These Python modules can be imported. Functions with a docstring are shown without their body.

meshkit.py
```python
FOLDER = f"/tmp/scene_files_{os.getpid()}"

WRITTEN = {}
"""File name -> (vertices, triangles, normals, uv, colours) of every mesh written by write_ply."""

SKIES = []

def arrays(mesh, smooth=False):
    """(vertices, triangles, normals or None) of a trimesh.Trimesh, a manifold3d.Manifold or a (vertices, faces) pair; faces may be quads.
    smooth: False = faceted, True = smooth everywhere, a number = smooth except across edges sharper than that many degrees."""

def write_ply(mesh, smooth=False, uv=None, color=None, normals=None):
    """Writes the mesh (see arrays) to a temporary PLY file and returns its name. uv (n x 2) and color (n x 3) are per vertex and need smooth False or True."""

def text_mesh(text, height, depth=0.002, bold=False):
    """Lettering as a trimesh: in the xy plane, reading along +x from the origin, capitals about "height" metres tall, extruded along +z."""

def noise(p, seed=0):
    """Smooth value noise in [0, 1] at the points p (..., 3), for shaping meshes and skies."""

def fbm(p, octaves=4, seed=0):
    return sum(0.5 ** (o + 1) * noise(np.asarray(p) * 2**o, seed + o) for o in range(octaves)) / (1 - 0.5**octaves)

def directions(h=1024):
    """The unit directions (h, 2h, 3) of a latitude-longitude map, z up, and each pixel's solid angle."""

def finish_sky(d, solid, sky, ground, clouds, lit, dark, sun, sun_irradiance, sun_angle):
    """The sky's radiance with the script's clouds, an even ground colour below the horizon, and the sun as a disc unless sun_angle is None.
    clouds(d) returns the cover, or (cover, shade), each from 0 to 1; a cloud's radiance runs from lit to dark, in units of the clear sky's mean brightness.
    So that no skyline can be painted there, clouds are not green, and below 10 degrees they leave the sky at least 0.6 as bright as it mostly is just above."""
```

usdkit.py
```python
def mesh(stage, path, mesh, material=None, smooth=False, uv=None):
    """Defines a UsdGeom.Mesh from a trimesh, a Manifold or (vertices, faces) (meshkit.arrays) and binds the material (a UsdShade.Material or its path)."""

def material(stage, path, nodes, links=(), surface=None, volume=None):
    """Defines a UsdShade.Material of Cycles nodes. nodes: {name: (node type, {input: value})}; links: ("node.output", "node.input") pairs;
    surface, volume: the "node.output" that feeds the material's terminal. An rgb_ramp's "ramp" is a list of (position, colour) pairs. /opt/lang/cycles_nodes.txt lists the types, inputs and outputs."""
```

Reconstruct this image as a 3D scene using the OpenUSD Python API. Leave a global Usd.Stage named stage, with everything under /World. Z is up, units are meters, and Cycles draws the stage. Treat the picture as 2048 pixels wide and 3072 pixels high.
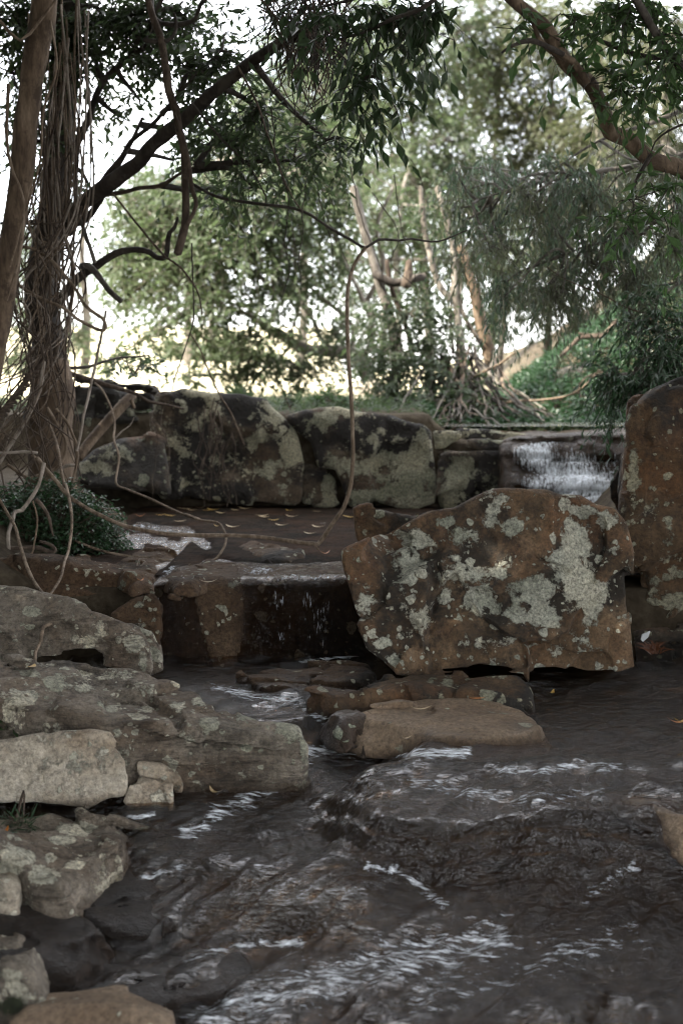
import math, random
import numpy as np
import meshkit, usdkit
from pxr import Usd, UsdGeom, UsdLux, UsdShade, Sdf, Gf, Vt
from scipy.spatial import cKDTree
from scipy.ndimage import label as nd_label

stage = Usd.Stage.CreateInMemory()
UsdGeom.SetStageUpAxis(stage, UsdGeom.Tokens.z)
UsdGeom.SetStageMetersPerUnit(stage, 1.0)
UsdGeom.Xform.Define(stage, '/World')
UsdGeom.Scope.Define(stage, '/World/Looks')

# ------------------------------------------------------------------ camera, sky, sun, exposure
H = 1.35                          # eye height above the lower pool
PITCH = math.radians(5.44)
FPX = 4267.0                      # focal length in photograph pixels (50 mm, portrait 24 x 36)
cam = UsdGeom.Camera.Define(stage, '/World/camera')
cam.AddTranslateOp().Set((0, 0, H))
cam.AddRotateXOp().Set(90 - math.degrees(PITCH))
cam.CreateFocalLengthAttr(50.0)
cam.CreateHorizontalApertureAttr(24.0)
cam.CreateVerticalApertureAttr(36.0)
cam.CreateFStopAttr(2.4)
cam.CreateFocusDistanceAttr(6.1)
cam.CreateExposureAttr(2.5)
cam.CreateClippingRangeAttr((0.05, 5000.0))

SUN_EL, SUN_AZ = math.radians(44), math.radians(-116)      # azimuth from +y towards +x: high on the left, over the meadow
SUN = np.array([math.cos(SUN_EL) * math.sin(SUN_AZ), math.cos(SUN_EL) * math.cos(SUN_AZ), math.sin(SUN_EL)])
sky = UsdLux.DomeLight.Define(stage, '/World/sky')
sky_mat = usdkit.material(stage, '/World/Looks/sky_air', {
    's': ('sky_texture', {'sky_type': 'single_scattering', 'sun_disc': False, 'sun_elevation': SUN_EL, 'sun_rotation': SUN_AZ}),
    'tc': ('texture_coordinate', {}),
    'n': ('noise_texture', {'scale': 2.2, 'detail': 6.0, 'roughness': 0.6}),
    'r': ('rgb_ramp', {'ramp': [(0.30, (0.45, 0.45, 0.45)), (0.52, (0.9, 0.9, 0.9)), (1.0, (1, 1, 1))]}),
    'm': ('mix', {'color2': (7.6, 7.6, 7.8)}),
    'b': ('background_shader', {'strength': 0.12})},
    [('tc.generated', 'n.vector'), ('n.fac', 'r.fac'), ('s.color', 'm.color1'), ('r.color', 'm.fac'), ('m.color', 'b.color')], surface='b.background')
UsdShade.MaterialBindingAPI.Apply(sky.GetPrim()).Bind(sky_mat)
sky.GetPrim().SetCustomDataByKey('kind', 'structure')
sun = UsdLux.DistantLight.Define(stage, '/World/sun')
sun.CreateIntensityAttr(1.25)
sun.CreateNormalizeAttr(True)
sun.CreateAngleAttr(0.5)
sun.CreateColorAttr((1.0, 0.93, 0.82))
_z = SUN; _x = np.cross([0, 0, 1], _z); _x /= np.linalg.norm(_x); _y = np.cross(_z, _x)
sun.AddTransformOp().Set(Gf.Matrix4d(*[float(v) for r in (np.append(_x, 0), np.append(_y, 0), np.append(_z, 0), [0, 0, 0, 1]) for v in r]))

# ------------------------------------------------------------------ from photograph pixels to places
FWD = np.array([0, math.cos(PITCH), -math.sin(PITCH)])
UP = np.array([0, math.sin(PITCH), math.cos(PITCH)])
RIGHT = np.array([1.0, 0, 0])
EYE = np.array([0, 0, H])

def ray(px, py):
    px, py = np.asarray(px, float), np.asarray(py, float)
    return (px[..., None] - 1024) / FPX * RIGHT + (1536 - py[..., None]) / FPX * UP + FWD
def at(px, py, y):
    d = ray(px, py); return EYE + d * (np.asarray(y, float) / d[..., 1])[..., None]
def onz(px, py, z):
    d = ray(px, py); return EYE + d * ((z - H) / d[..., 2])[..., None]
def onplane(px, py, p0, n):
    d = ray(px, py); return EYE + d * ((np.dot(p0 - EYE, n)) / (d @ n))[..., None]
def proj(p):
    q = np.asarray(p, float) - EYE
    w = np.maximum(q @ FWD, 1e-3)
    return 1024 + FPX * (q @ RIGHT) / w, 1536 - FPX * (q @ UP) / w

# ------------------------------------------------------------------ prims and their words
_used = {}
def path_for(name, parent=None):
    base = (parent.GetPath().pathString if parent else '/World') + '/' + name
    k = _used.get(base, 0); _used[base] = k + 1
    return base if k == 0 else '%s_%03d' % (base, k)
def tag(prim, label=None, cat=None, group=None, kind=None):
    for k, v in (('label', label), ('category', cat), ('group', group), ('kind', kind)):
        if v: prim.SetCustomDataByKey(k, v)
    return prim
def thing(name, label, cat, group=None, loc=None):
    x = UsdGeom.Xform.Define(stage, path_for(name))
    if loc is not None: x.AddTranslateOp().Set(tuple(float(v) for v in loc))
    return tag(x.GetPrim(), label, cat, group)
M = {}
def put(name, mesh, mat, parent=None, smooth=True, attrs=None, origin=None):
    v, f = np.asarray(mesh[0], float), np.asarray(mesh[1], int)
    if origin is not None: v = v - np.asarray(origin)
    m = usdkit.mesh(stage, path_for(name, parent), (v, f), M[mat], smooth=smooth)
    m.CreateDoubleSidedAttr(True)
    for k, a in (attrs or {}).items():
        UsdGeom.PrimvarsAPI(m).CreatePrimvar(k, Sdf.ValueTypeNames.FloatArray, 'vertex').Set(Vt.FloatArray.FromNumpy(np.asarray(a, np.float32)))
    return m.GetPrim()

# ------------------------------------------------------------------ shape helpers
def fbm(p, o=4, seed=0): return meshkit.fbm(np.asarray(p, float) + 37.3, o, seed) - 0.5
def sstep(a, b, x):
    t = np.clip((x - a) / (b - a), 0, 1); return t * t * (3 - 2 * t)
def smax(a, b, k):
    h = np.maximum(k - np.abs(a - b), 0) / k
    return np.maximum(a, b) + h * h * k * 0.25
def poly_sdf(pts, q):
    """signed distance (negative inside) of points q (n,2) to a polygon"""
    pts = np.asarray(pts, float); d = np.full(len(q), 1e9); s = np.ones(len(q))
    n = len(pts)
    for i in range(n):
        a, b = pts[i], pts[i - 1]
        e, w = b - a, q - a
        t = np.clip((w @ e) / max(e @ e, 1e-12), 0, 1)
        r = w - t[:, None] * e
        d = np.minimum(d, (r * r).sum(1))
        c1, c2 = q[:, 1] >= a[1], q[:, 1] < b[1]
        c3 = e[0] * w[:, 1] > e[1] * w[:, 0]
        s = np.where((c1 & c2 & c3) | (~c1 & ~c2 & ~c3), -s, s)
    return s * np.sqrt(d)

def surface_nets(F, origin, h):
    """mesh of the zero level of F on a regular grid (negative inside)"""
    S = F < 0
    nx, ny, nz = F.shape
    cnt = np.zeros((nx - 1, ny - 1, nz - 1), np.int8)
    for a, b, c in np.ndindex(2, 2, 2):
        cnt += S[a:nx - 1 + a, b:ny - 1 + b, c:nz - 1 + c]
    act = (cnt > 0) & (cnt < 8)
    idx = np.full(act.shape, -1, np.int64)
    ii = np.argwhere(act); idx[act] = np.arange(len(ii))
    acc, num = np.zeros((len(ii), 3)), np.zeros(len(ii))
    corners = list(np.ndindex(2, 2, 2))
    val = {c: F[ii[:, 0] + c[0], ii[:, 1] + c[1], ii[:, 2] + c[2]] for c in corners}
    for c in corners:
        for ax in range(3):
            if c[ax] == 0:
                e = list(c); e[ax] = 1; e = tuple(e)
                a, b = val[c], val[e]
                m = (a < 0) != (b < 0)
                t = np.where(m, a / np.where(m, a - b, 1), 0)
                pt = np.tile(np.array(c, float), (len(ii), 1)); pt[:, ax] += t
                acc[m] += pt[m]; num[m] += 1
    V = (ii + acc / num[:, None]) * h + origin
    quads = []
    for ax in range(3):
        o = [(1, 2), (2, 0), (0, 1)][ax]
        sl0, sl1 = [slice(1, -1)] * 3, [slice(1, -1)] * 3
        sl0[ax], sl1[ax] = slice(0, -1), slice(1, None)
        A, B = S[tuple(sl0)], S[tuple(sl1)]
        w = np.argwhere(A != B)
        if not len(w): continue
        flip = A[tuple(w.T)]
        base = w + 1; base[:, ax] -= 1
        def cell(du, dv):
            k = base.copy(); k[:, o[0]] -= du; k[:, o[1]] -= dv
            return idx[k[:, 0], k[:, 1], k[:, 2]]
        q = np.stack([cell(1, 1), cell(0, 1), cell(0, 0), cell(1, 0)], 1)
        q[~flip] = q[~flip][:, ::-1]
        quads.append(q)
    Q = np.vstack(quads); Q = Q[(Q >= 0).all(1)]
    return V, np.vstack([Q[:, [0, 1, 2]], Q[:, [0, 2, 3]]])

def detail(P, rng, seed, facet=(0.35, 0.0), rough=((0.5, 0.05), (0.12, 0.014)), strata=None, ridge=(.16, .007)):
    """how far the rock surface is pushed in (+) or out (-) at the points P"""
    d = np.zeros(len(P))
    for i, (sc, amp) in enumerate(rough):
        d += 2 * amp * fbm(P / sc, 3, seed + 11 * i)
    if ridge:
        d += ridge[1] * (1 - np.abs(fbm(P / ridge[0], 3, seed + 90)) * 7).clip(-.6, 1)
    if facet[1] > 0:
        sc, amp = facet
        lo, hi = P.min(0), P.max(0)
        n = int(np.clip(np.prod((hi - lo) / sc + 1), 4, 4000))
        s = rng.uniform(lo - .1, hi + .1, (n, 3))
        W = P + 0.35 * sc * np.stack([fbm(P / (sc * .6), 3, seed + 50 + k) for k in range(3)], 1)
        _, j = cKDTree(s).query(W)
        g = rng.normal(0, 1, (n, 3)) * (amp / sc * 1.6); off = rng.uniform(-1, 1, n) * amp * .6
        d += (g[j] * (P - s[j])).sum(1) + off[j]
    if strata:
        nrm, sp, amp = np.asarray(strata[0], float), strata[1], strata[2]
        nrm = nrm / np.linalg.norm(nrm)
        ph = P @ nrm / sp + 1.1 * fbm(P / (sp * 5), 3, seed + 70) + 0.35 * fbm(P / (sp * 1.1), 3, seed + 71)
        k = np.floor(ph); fr = ph - k
        hsh = np.abs(np.sin(k * 127.1 + seed) * 43758.5453) % 1
        h2 = np.abs(np.sin((k + 1) * 127.1 + seed) * 43758.5453) % 1
        off = hsh + (h2 - hsh) * sstep(.75, 1.0, fr)
        d += amp * (off - .5) * 1.6 + amp * 1.5 * np.exp(-((fr - 0.86) / 0.09) ** 2) * (0.3 + hsh)
    return d

def marks(V, spots):
    """0..1 at each vertex: how strongly the drawn patches (px, py, rx, ry, strength) cover it"""
    out = np.zeros(len(V))
    if spots:
        px, py = proj(V)
        for s in spots:
            cx, cy, rx, ry = s[:4]; k = s[4] if len(s) > 4 else 1.0
            out = np.maximum(out, k * np.clip(1.25 - np.hypot((px - cx) / rx, (py - cy) / ry), 0, 1))
    return out

TRI = [0]
def _finish(name, label, cat, F, lo, vox, mat, group, attrs, spots, wetline, moss, parent, stain=None):
    lab, nl = nd_label(F < 0)
    if nl > 1:
        big = np.argmax(np.bincount(lab.ravel())[1:]) + 1
        F = np.where((lab > 0) & (lab != big), .01, F)
    V, f = surface_nets(F, lo, vox)
    if wetline is not None or spots or moss or stain:
        A = {'lichen': marks(V, spots)}
        if wetline is not None:
            w = wetline(V) if callable(wetline) else sstep(wetline + .07, wetline + .0, V[:, 2] + .06 * fbm(V / .12, 3, 5))
            A['wet'] = w
        if moss: A['moss'] = marks(V, moss)
        if stain: A['stain'] = marks(V, stain)
    else: A = None
    TRI[0] += len(f)
    p = put(name, (V, f), mat, parent, True, A)
    if parent is None: tag(p, label, cat, group)
    return p, V, f

def front_rock(name, label, cat, poly, Y, depth, mat, vox=0.016, lean=0.0, yaw=0.0, bevel=0.05, taper=0.22, relief=(), seed=1,
               group=None, spots=None, wet=None, moss=None, stain=None, parent=None, sink=0.0, calm=.45, inflate=.012, **kw):
    """a rock given by its outline at depth Y: a rounded block going back from there, broken by facets and beds"""
    rng = np.random.default_rng(seed)
    pl = np.array(poly, float)
    c = at(pl[:, 0].mean(), pl[:, 1].mean(), Y)
    n = np.array([-yaw, 1.0, -lean])
    P = onplane(pl[:, 0], pl[:, 1], c, n)
    if sink: P[P[:, 2] < np.percentile(P[:, 2], 25), 2] -= sink
    m = 0.12
    y0 = P[:, 1].min() - m - 0.08; y1 = P[:, 1].max() + depth + m
    lo = np.array([P[:, 0].min() - m, y0, P[:, 2].min() - m]); hi = np.array([P[:, 0].max() + m, y1, P[:, 2].max() + m])
    X, Yg, Z = [np.arange(lo[k], hi[k] + vox, vox) for k in range(3)]
    gx, gz = np.meshgrid(X, Z, indexing='ij')
    d2 = poly_sdf(P[:, [0, 2]], np.stack([gx.ravel(), gz.ravel()], 1)).reshape(gx.shape)
    T = Yg[None, :, None] - (c[1] + yaw * (gx - c[0]) + lean * (gz - c[2]))[:, None, :]
    d2 = d2 - inflate
    D = d2[:, None, :] + taper * np.maximum(T, 0)
    front = -T
    if relief:
        for rp, off, soft in relief:
            rp = np.array(rp, float); R = onplane(rp[:, 0], rp[:, 1], c, n)[:, [0, 2]]
            rd = poly_sdf(R, np.stack([gx.ravel(), gz.ravel()], 1)).reshape(gx.shape)
            w2 = 0.03 * fbm(np.stack([gx.ravel(), gx.ravel() * 0, gz.ravel()], 1) / .09, 3, seed + 3).reshape(gx.shape)
            front = front + (off * sstep(soft, -soft, rd + w2))[:, None, :]
    D = smax(smax(D, front, bevel), T - depth, bevel * 2)
    near = np.abs(D) < 0.095
    w = np.argwhere(near)
    Pn = np.stack([X[w[:, 0]], Yg[w[:, 1]], Z[w[:, 2]]], 1)
    calm_ = calm + (1 - calm) * sstep(.0, .11, -d2[w[:, 0], w[:, 2]])
    D[near] += detail(Pn, rng, seed, **kw) * calm_
    D[0] = D[-1] = 1; D[:, 0] = D[:, -1] = 1; D[:, :, 0] = D[:, :, -1] = 1
    return _finish(name, label, cat, D, np.array([X[0], Yg[0], Z[0]]), vox, mat, group, None, spots, wet, moss, parent, stain)

def slab(name, label, cat, poly, plane, thick, mat, vox=0.016, bevel=0.04, flare=-0.25, seed=1, group=None, spots=None, wet=None, moss=None, stain=None, parent=None, relief=(), **kw):
    """a rock given by the outline of its top, which lies on the plane z = z0 + a (x - x0) + b (y - y0); plane = (px, py, z at that pixel, a, b)"""
    rng = np.random.default_rng(seed)
    pl = np.array(poly, float)
    c = onz(plane[0], plane[1], plane[2]); a, b = plane[3], plane[4]
    P = onplane(pl[:, 0], pl[:, 1], c, np.array([-a, -b, 1.0]))
    m = 0.12 + max(0, -flare) * thick
    lo = np.array([P[:, 0].min() - m, P[:, 1].min() - m, P[:, 2].min() - thick - .1]); hi = np.array([P[:, 0].max() + m, P[:, 1].max() + m, P[:, 2].max() + .12])
    X, Yg, Z = [np.arange(lo[k], hi[k] + vox, vox) for k in range(3)]
    gx, gy = np.meshgrid(X, Yg, indexing='ij')
    q2 = np.stack([gx.ravel(), gy.ravel()], 1)
    d2 = poly_sdf(P[:, :2], q2).reshape(gx.shape)
    top = c[2] + a * (gx - c[0]) + b * (gy - c[1])
    for rp, off, soft in relief:
        rp = np.array(rp, float); R = onplane(rp[:, 0], rp[:, 1], c, np.array([-a, -b, 1.0]))[:, :2]
        rd = poly_sdf(R, q2).reshape(gx.shape)
        top = top - off * sstep(soft, -soft, rd + .03 * fbm(np.stack([gx.ravel(), gy.ravel(), gx.ravel() * 0], 1) / .09, 3, seed + 3).reshape(gx.shape))
    S = top[:, :, None] - Z[None, None, :]
    D = d2[:, :, None] + flare * np.maximum(S, 0)
    D = smax(smax(D, -S, bevel), S - thick, bevel)
    near = np.abs(D) < 0.095
    w = np.argwhere(near)
    Pn = np.stack([X[w[:, 0]], Yg[w[:, 1]], Z[w[:, 2]]], 1)
    D[near] += detail(Pn, rng, seed, **kw)
    D[0] = D[-1] = 1; D[:, 0] = D[:, -1] = 1; D[:, :, 0] = D[:, :, -1] = 1
    return _finish(name, label, cat, D, np.array([X[0], Yg[0], Z[0]]), vox, mat, group, None, spots, wet, moss, parent, stain)

def smooth_line(p, step=None, n=None):
    """Catmull-Rom through the rows of p (any number of columns)"""
    p = np.asarray(p, float)
    if len(p) < 3: 
        t = np.linspace(0, 1, n or 6)[:, None]; return p[0] * (1 - t) + p[-1] * t
    q = np.vstack([2 * p[0] - p[1], p, 2 * p[-1] - p[-2]])
    out = []
    for i in range(1, len(q) - 2):
        k = n or max(2, int(np.linalg.norm((q[i + 1] - q[i])[:3]) / step))
        t = np.linspace(0, 1, k, endpoint=False)[:, None]
        a, b, c, d = q[i - 1], q[i], q[i + 1], q[i + 2]
        out.append(0.5 * (2 * b + (c - a) * t + (2 * a - 5 * b + 4 * c - d) * t ** 2 + (3 * b - a - 3 * c + d) * t ** 3))
    out.append(p[-1:])
    return np.vstack(out)

def tube(p, r, sides=7, lumps=0.0, seed=0, cap=True):
    p = np.asarray(p, float); r = np.broadcast_to(np.asarray(r, float), (len(p),))
    t = np.gradient(p, axis=0); t /= np.linalg.norm(t, axis=1, keepdims=True) + 1e-12
    a = np.zeros_like(p)
    u = np.cross(t[0], [0, 0, 1.0] if abs(t[0][2]) < .9 else [1.0, 0, 0])
    for i in range(len(p)):
        u = u - t[i] * (u @ t[i]); u /= np.linalg.norm(u) + 1e-12; a[i] = u
    b = np.cross(t, a)
    ang = np.arange(sides) * 2 * np.pi / sides
    rr = np.repeat(r[:, None], sides, 1)
    dirs = np.cos(ang)[None, :, None] * a[:, None] + np.sin(ang)[None, :, None] * b[:, None]
    if lumps:
        q = p[:, None] + rr[:, :, None] * dirs
        sc = max(r.max() * 1.6, .01)
        rr = rr * (1 + lumps * 2 * fbm((q * [1, 1, .35] / sc).reshape(-1, 3), 3, seed).reshape(rr.shape))
    v = p[:, None] + rr[:, :, None] * dirs
    i, j = np.meshgrid(np.arange(len(p) - 1), np.arange(sides), indexing='ij')
    q = np.stack([i * sides + j, i * sides + (j + 1) % sides, (i + 1) * sides + (j + 1) % sides, (i + 1) * sides + j], -1).reshape(-1, 4)
    f = np.vstack([q[:, [0, 1, 2]], q[:, [0, 2, 3]]]); v = v.reshape(-1, 3)
    if cap:
        n = len(v); v = np.vstack([v, p[:1] - t[:1] * r[0] * .3, p[-1:] + t[-1:] * r[-1] * .5]); j = np.arange(sides); k = (j + 1) % sides; e = (len(p) - 1) * sides
        f = np.vstack([f, np.stack([np.full(sides, n), k, j], 1), np.stack([np.full(sides, n + 1), e + j, e + k], 1)])
    return v, f
def join(parts):
    V, F, n = [], [], 0
    for v, f in parts:
        V.append(v); F.append(np.asarray(f) + n); n += len(v)
    return np.vstack(V), np.vstack(F)
# ------------------------------------------------------------------ materials
def L(*c): return tuple(c)
def rock_mat(name, dark, mid, light, orange=(0.2, 0.075, 0.025), orange_amt=0.5, stain=(0.02, 0.017, 0.013), stain_cut=0.5, lichen=(0.36, 0.37, 0.30), spot=0.3, spot_scale=14.0,
             patch_cut=0.66, grain=1.0, rough=0.86, wet_all=0.0, beds=None, bump=0.035, gain=0.21, spec=0.4):
    nodes = {
        'g': ('geometry', {}),
        'n1': ('noise_texture', {'scale': 4.5 * grain, 'detail': 9.0, 'roughness': 0.68}),
        'r1': ('rgb_ramp', {'ramp': [(0.30, dark), (0.50, mid), (0.68, light)]}),
        'n2': ('noise_texture', {'scale': 2.1 * grain, 'detail': 6.0, 'roughness': 0.65, 'distortion': 0.6}),
        'r2': ('rgb_ramp', {'ramp': [(0.45, (0, 0, 0)), (0.62, (orange_amt,) * 3)]}),
        'mo': ('mix', {'color2': orange}),
        'n3': ('noise_texture', {'scale': 1.7 * grain, 'detail': 9.0, 'roughness': 0.72}),
        'pm': ('mapping', {'location': (7.3, 1.1, 4.7)}),
        'r3': ('rgb_ramp', {'ramp': [(stain_cut - 0.05, (0, 0, 0)), (stain_cut + 0.06, (1, 1, 1))]}),
        'ms': ('mix', {'color2': stain}), 'as': ('attribute', {'attribute': 'stain'}), 'sa': ('math', {'math_type': 'multiply_add', 'value2': 0.2}),
        # round lichen spots of two sizes
        'nw': ('noise_texture', {'scale': 30.0, 'detail': 3.0}),
        'wv': ('vector_math', {'math_type': 'multiply_add', 'vector2': (0.035, 0.035, 0.035)}),
        'v1': ('voronoi_texture', {'scale': spot_scale, 'randomness': 1.0}),
        'v2': ('voronoi_texture', {'scale': spot_scale * 2.4, 'randomness': 1.0}),
        's1': ('separate_color', {}), 's2': ('separate_color', {}),
        't1': ('math', {'math_type': 'subtract', 'value1': spot}), 't2': ('math', {'math_type': 'subtract', 'value1': spot * 1.1}),
        'u1': ('math', {'math_type': 'multiply', 'value2': 0.62 / max(spot, .01)}), 'u2': ('math', {'math_type': 'multiply', 'value2': 0.5 / max(spot, .01)}),
        'k1': ('math', {'math_type': 'subtract'}), 'k2': ('math', {'math_type': 'subtract'}),
        'k': ('math', {'math_type': 'maximum'}),
        'kr': ('map_range', {'from_min': 0.0, 'from_max': 0.07, 'clamp': True}),
        # patches
        'at': ('attribute', {'attribute': 'lichen'}),
        'n4': ('noise_texture', {'scale': 7.0, 'detail': 10.0, 'roughness': 0.74}),
        'n5': ('noise_texture', {'scale': 3.3, 'detail': 5.0}),
        'pa': ('math', {'math_type': 'multiply_add', 'value2': gain}),
        'pb': ('math', {'math_type': 'multiply_add', 'value2': 0.30}),
        'pr': ('map_range', {'from_min': patch_cut, 'from_max': patch_cut + 0.035, 'clamp': True}),
        'lm': ('math', {'math_type': 'maximum'}),
        'n6': ('noise_texture', {'scale': 90.0, 'detail': 4.0, 'roughness': 0.7}),
        'lc': ('rgb_ramp', {'ramp': [(0.33, tuple(c * .42 for c in lichen)), (0.50, lichen), (0.7, tuple(min(1, c * 1.3) for c in lichen))]}),
        'lv': ('rgb_ramp', {'ramp': [(0.38, (0.62, 0.66, 0.60)), (0.5, (0.95, 0.97, 0.93)), (0.62, (1.2, 1.17, 1.08))]}), 'lx': ('mix', {'mix_type': 'multiply', 'fac': 1.0}),
        'ml': ('mix', {}),
        'lk': ('math', {'math_type': 'multiply', 'value2': 0.9}),
        # moss
        'am': ('attribute', {'attribute': 'moss'}),
        'mm': ('math', {'math_type': 'multiply_add', 'value2': 0.45}),
        'mr': ('map_range', {'from_min': 0.80, 'from_max': 0.90, 'clamp': True}),
        'mg': ('mix', {'color2': (0.028, 0.036, 0.012)}),
        # wet
        'aw': ('attribute', {'attribute': 'wet'}),
        'wm': ('math', {'math_type': 'maximum', 'value2': wet_all}),
        'wc': ('mix', {'mix_type': 'multiply', 'color2': (0.34, 0.32, 0.31)}),
        'ro': ('map_range', {'from_min': 0.0, 'from_max': 1.0, 'to_min': rough, 'to_max': 0.3}),
        'hb': ('math', {'math_type': 'multiply_add', 'value2': 0.5}),
        'hc': ('math', {'math_type': 'multiply_add', 'value2': 0.25}),
        'n7': ('noise_texture', {'scale': 28.0, 'detail': 8.0, 'roughness': 0.72}),
        'n8': ('noise_texture', {'scale': 55.0, 'detail': 8.0, 'roughness': 0.8}),
        'r8': ('rgb_ramp', {'ramp': [(0.34, (0.34, 0.33, 0.32)), (0.50, (0.95, 0.95, 0.95)), (0.66, (1.5, 1.48, 1.42))]}),
        'mgn': ('mix', {'mix_type': 'multiply', 'fac': 0.9}),
        'bm': ('mapping', {'rotation': (0.2, -0.33, 0.0), 'scale': beds or (1.0, 1.0, 1.0)}),
        'n9': ('noise_texture', {'scale': 5.0, 'detail': 7.0, 'roughness': 0.65, 'distortion': 0.4}),
        'hd': ('math', {'math_type': 'multiply_add', 'value2': 1.0 if beds else 0.0}),
        'r9': ('rgb_ramp', {'ramp': [(0.36, (0.35, 0.33, 0.30)), (0.47, (1, 1, 1)), (1.0, (1, 1, 1))] if beds else [(0, (1, 1, 1)), (1, (1, 1, 1))]}),
        'm9': ('mix', {'mix_type': 'multiply', 'fac': 0.8}),
        'bu': ('bump', {'strength': 1.0, 'distance': bump}),
        'p': ('principled_bsdf', {'specular_ior_level': spec})}
    links = [('g.position', 'n1.vector'), ('g.position', 'n2.vector'), ('g.position', 'pm.vector'), ('pm.vector', 'n3.vector'), ('g.position', 'nw.vector'), ('g.position', 'n4.vector'), ('pm.vector', 'n5.vector'),
             ('g.position', 'n6.vector'), ('g.position', 'n7.vector'),
             ('n1.fac', 'r1.fac'), ('r1.color', 'mo.color1'), ('n2.fac', 'r2.fac'), ('r2.color', 'mo.fac'), ('mo.color', 'ms.color1'), ('as.fac', 'sa.value1'), ('n3.fac', 'sa.value3'), ('sa.value', 'r3.fac'), ('r3.color', 'ms.fac'),
             ('nw.color', 'wv.vector1'), ('g.position', 'wv.vector3'), ('wv.vector', 'v1.vector'), ('wv.vector', 'v2.vector'),
             ('v1.color', 's1.color'), ('v2.color', 's2.color'), ('s1.r', 't1.value2'), ('s2.g', 't2.value2'), ('t1.value', 'u1.value1'), ('t2.value', 'u2.value1'),
             ('u1.value', 'k1.value1'), ('v1.distance', 'k1.value2'), ('u2.value', 'k2.value1'), ('v2.distance', 'k2.value2'), ('k1.value', 'k.value1'), ('k2.value', 'k.value2'), ('k.value', 'kr.value'),
             ('at.fac', 'pa.value1'), ('n4.fac', 'pa.value3'), ('n5.fac', 'pb.value1'), ('pa.value', 'pb.value3'), ('pb.value', 'pr.value'),
             ('kr.result', 'lm.value1'), ('pr.result', 'lm.value2'), ('lm.value', 'lk.value1'), ('lk.value', 'ml.fac'), ('n6.fac', 'lc.fac'), ('ms.color', 'ml.color1'), ('lc.color', 'lx.color1'), ('n5.fac', 'lv.fac'), ('lv.color', 'lx.color2'), ('lx.color', 'ml.color2'),
             ('g.position', 'n8.vector'), ('n8.fac', 'r8.fac'), ('ml.color', 'mgn.color1'), ('r8.color', 'mgn.color2'), ('g.position', 'bm.vector'), ('bm.vector', 'n9.vector'), ('n9.fac', 'r9.fac'), ('mgn.color', 'm9.color1'), ('r9.color', 'm9.color2'),
             ('am.fac', 'mm.value1'), ('n4.fac', 'mm.value3'), ('mm.value', 'mr.value'), ('mr.result', 'mg.fac'), ('m9.color', 'mg.color1'),
             ('aw.fac', 'wm.value1'), ('wm.value', 'wc.fac'), ('mg.color', 'wc.color1'), ('wc.color', 'p.base_color'), ('wm.value', 'ro.value'), ('ro.result', 'p.roughness'),
             ('n7.fac', 'hb.value3'), ('n1.fac', 'hb.value1'), ('lm.value', 'hc.value1'), ('hb.value', 'hc.value3'), ('n9.fac', 'hd.value1'), ('hc.value', 'hd.value3'), ('hd.value', 'bu.height'), ('bu.normal', 'p.normal')]
    M[name] = usdkit.material(stage, '/World/Looks/' + name, nodes, links, surface='p.BSDF')

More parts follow.
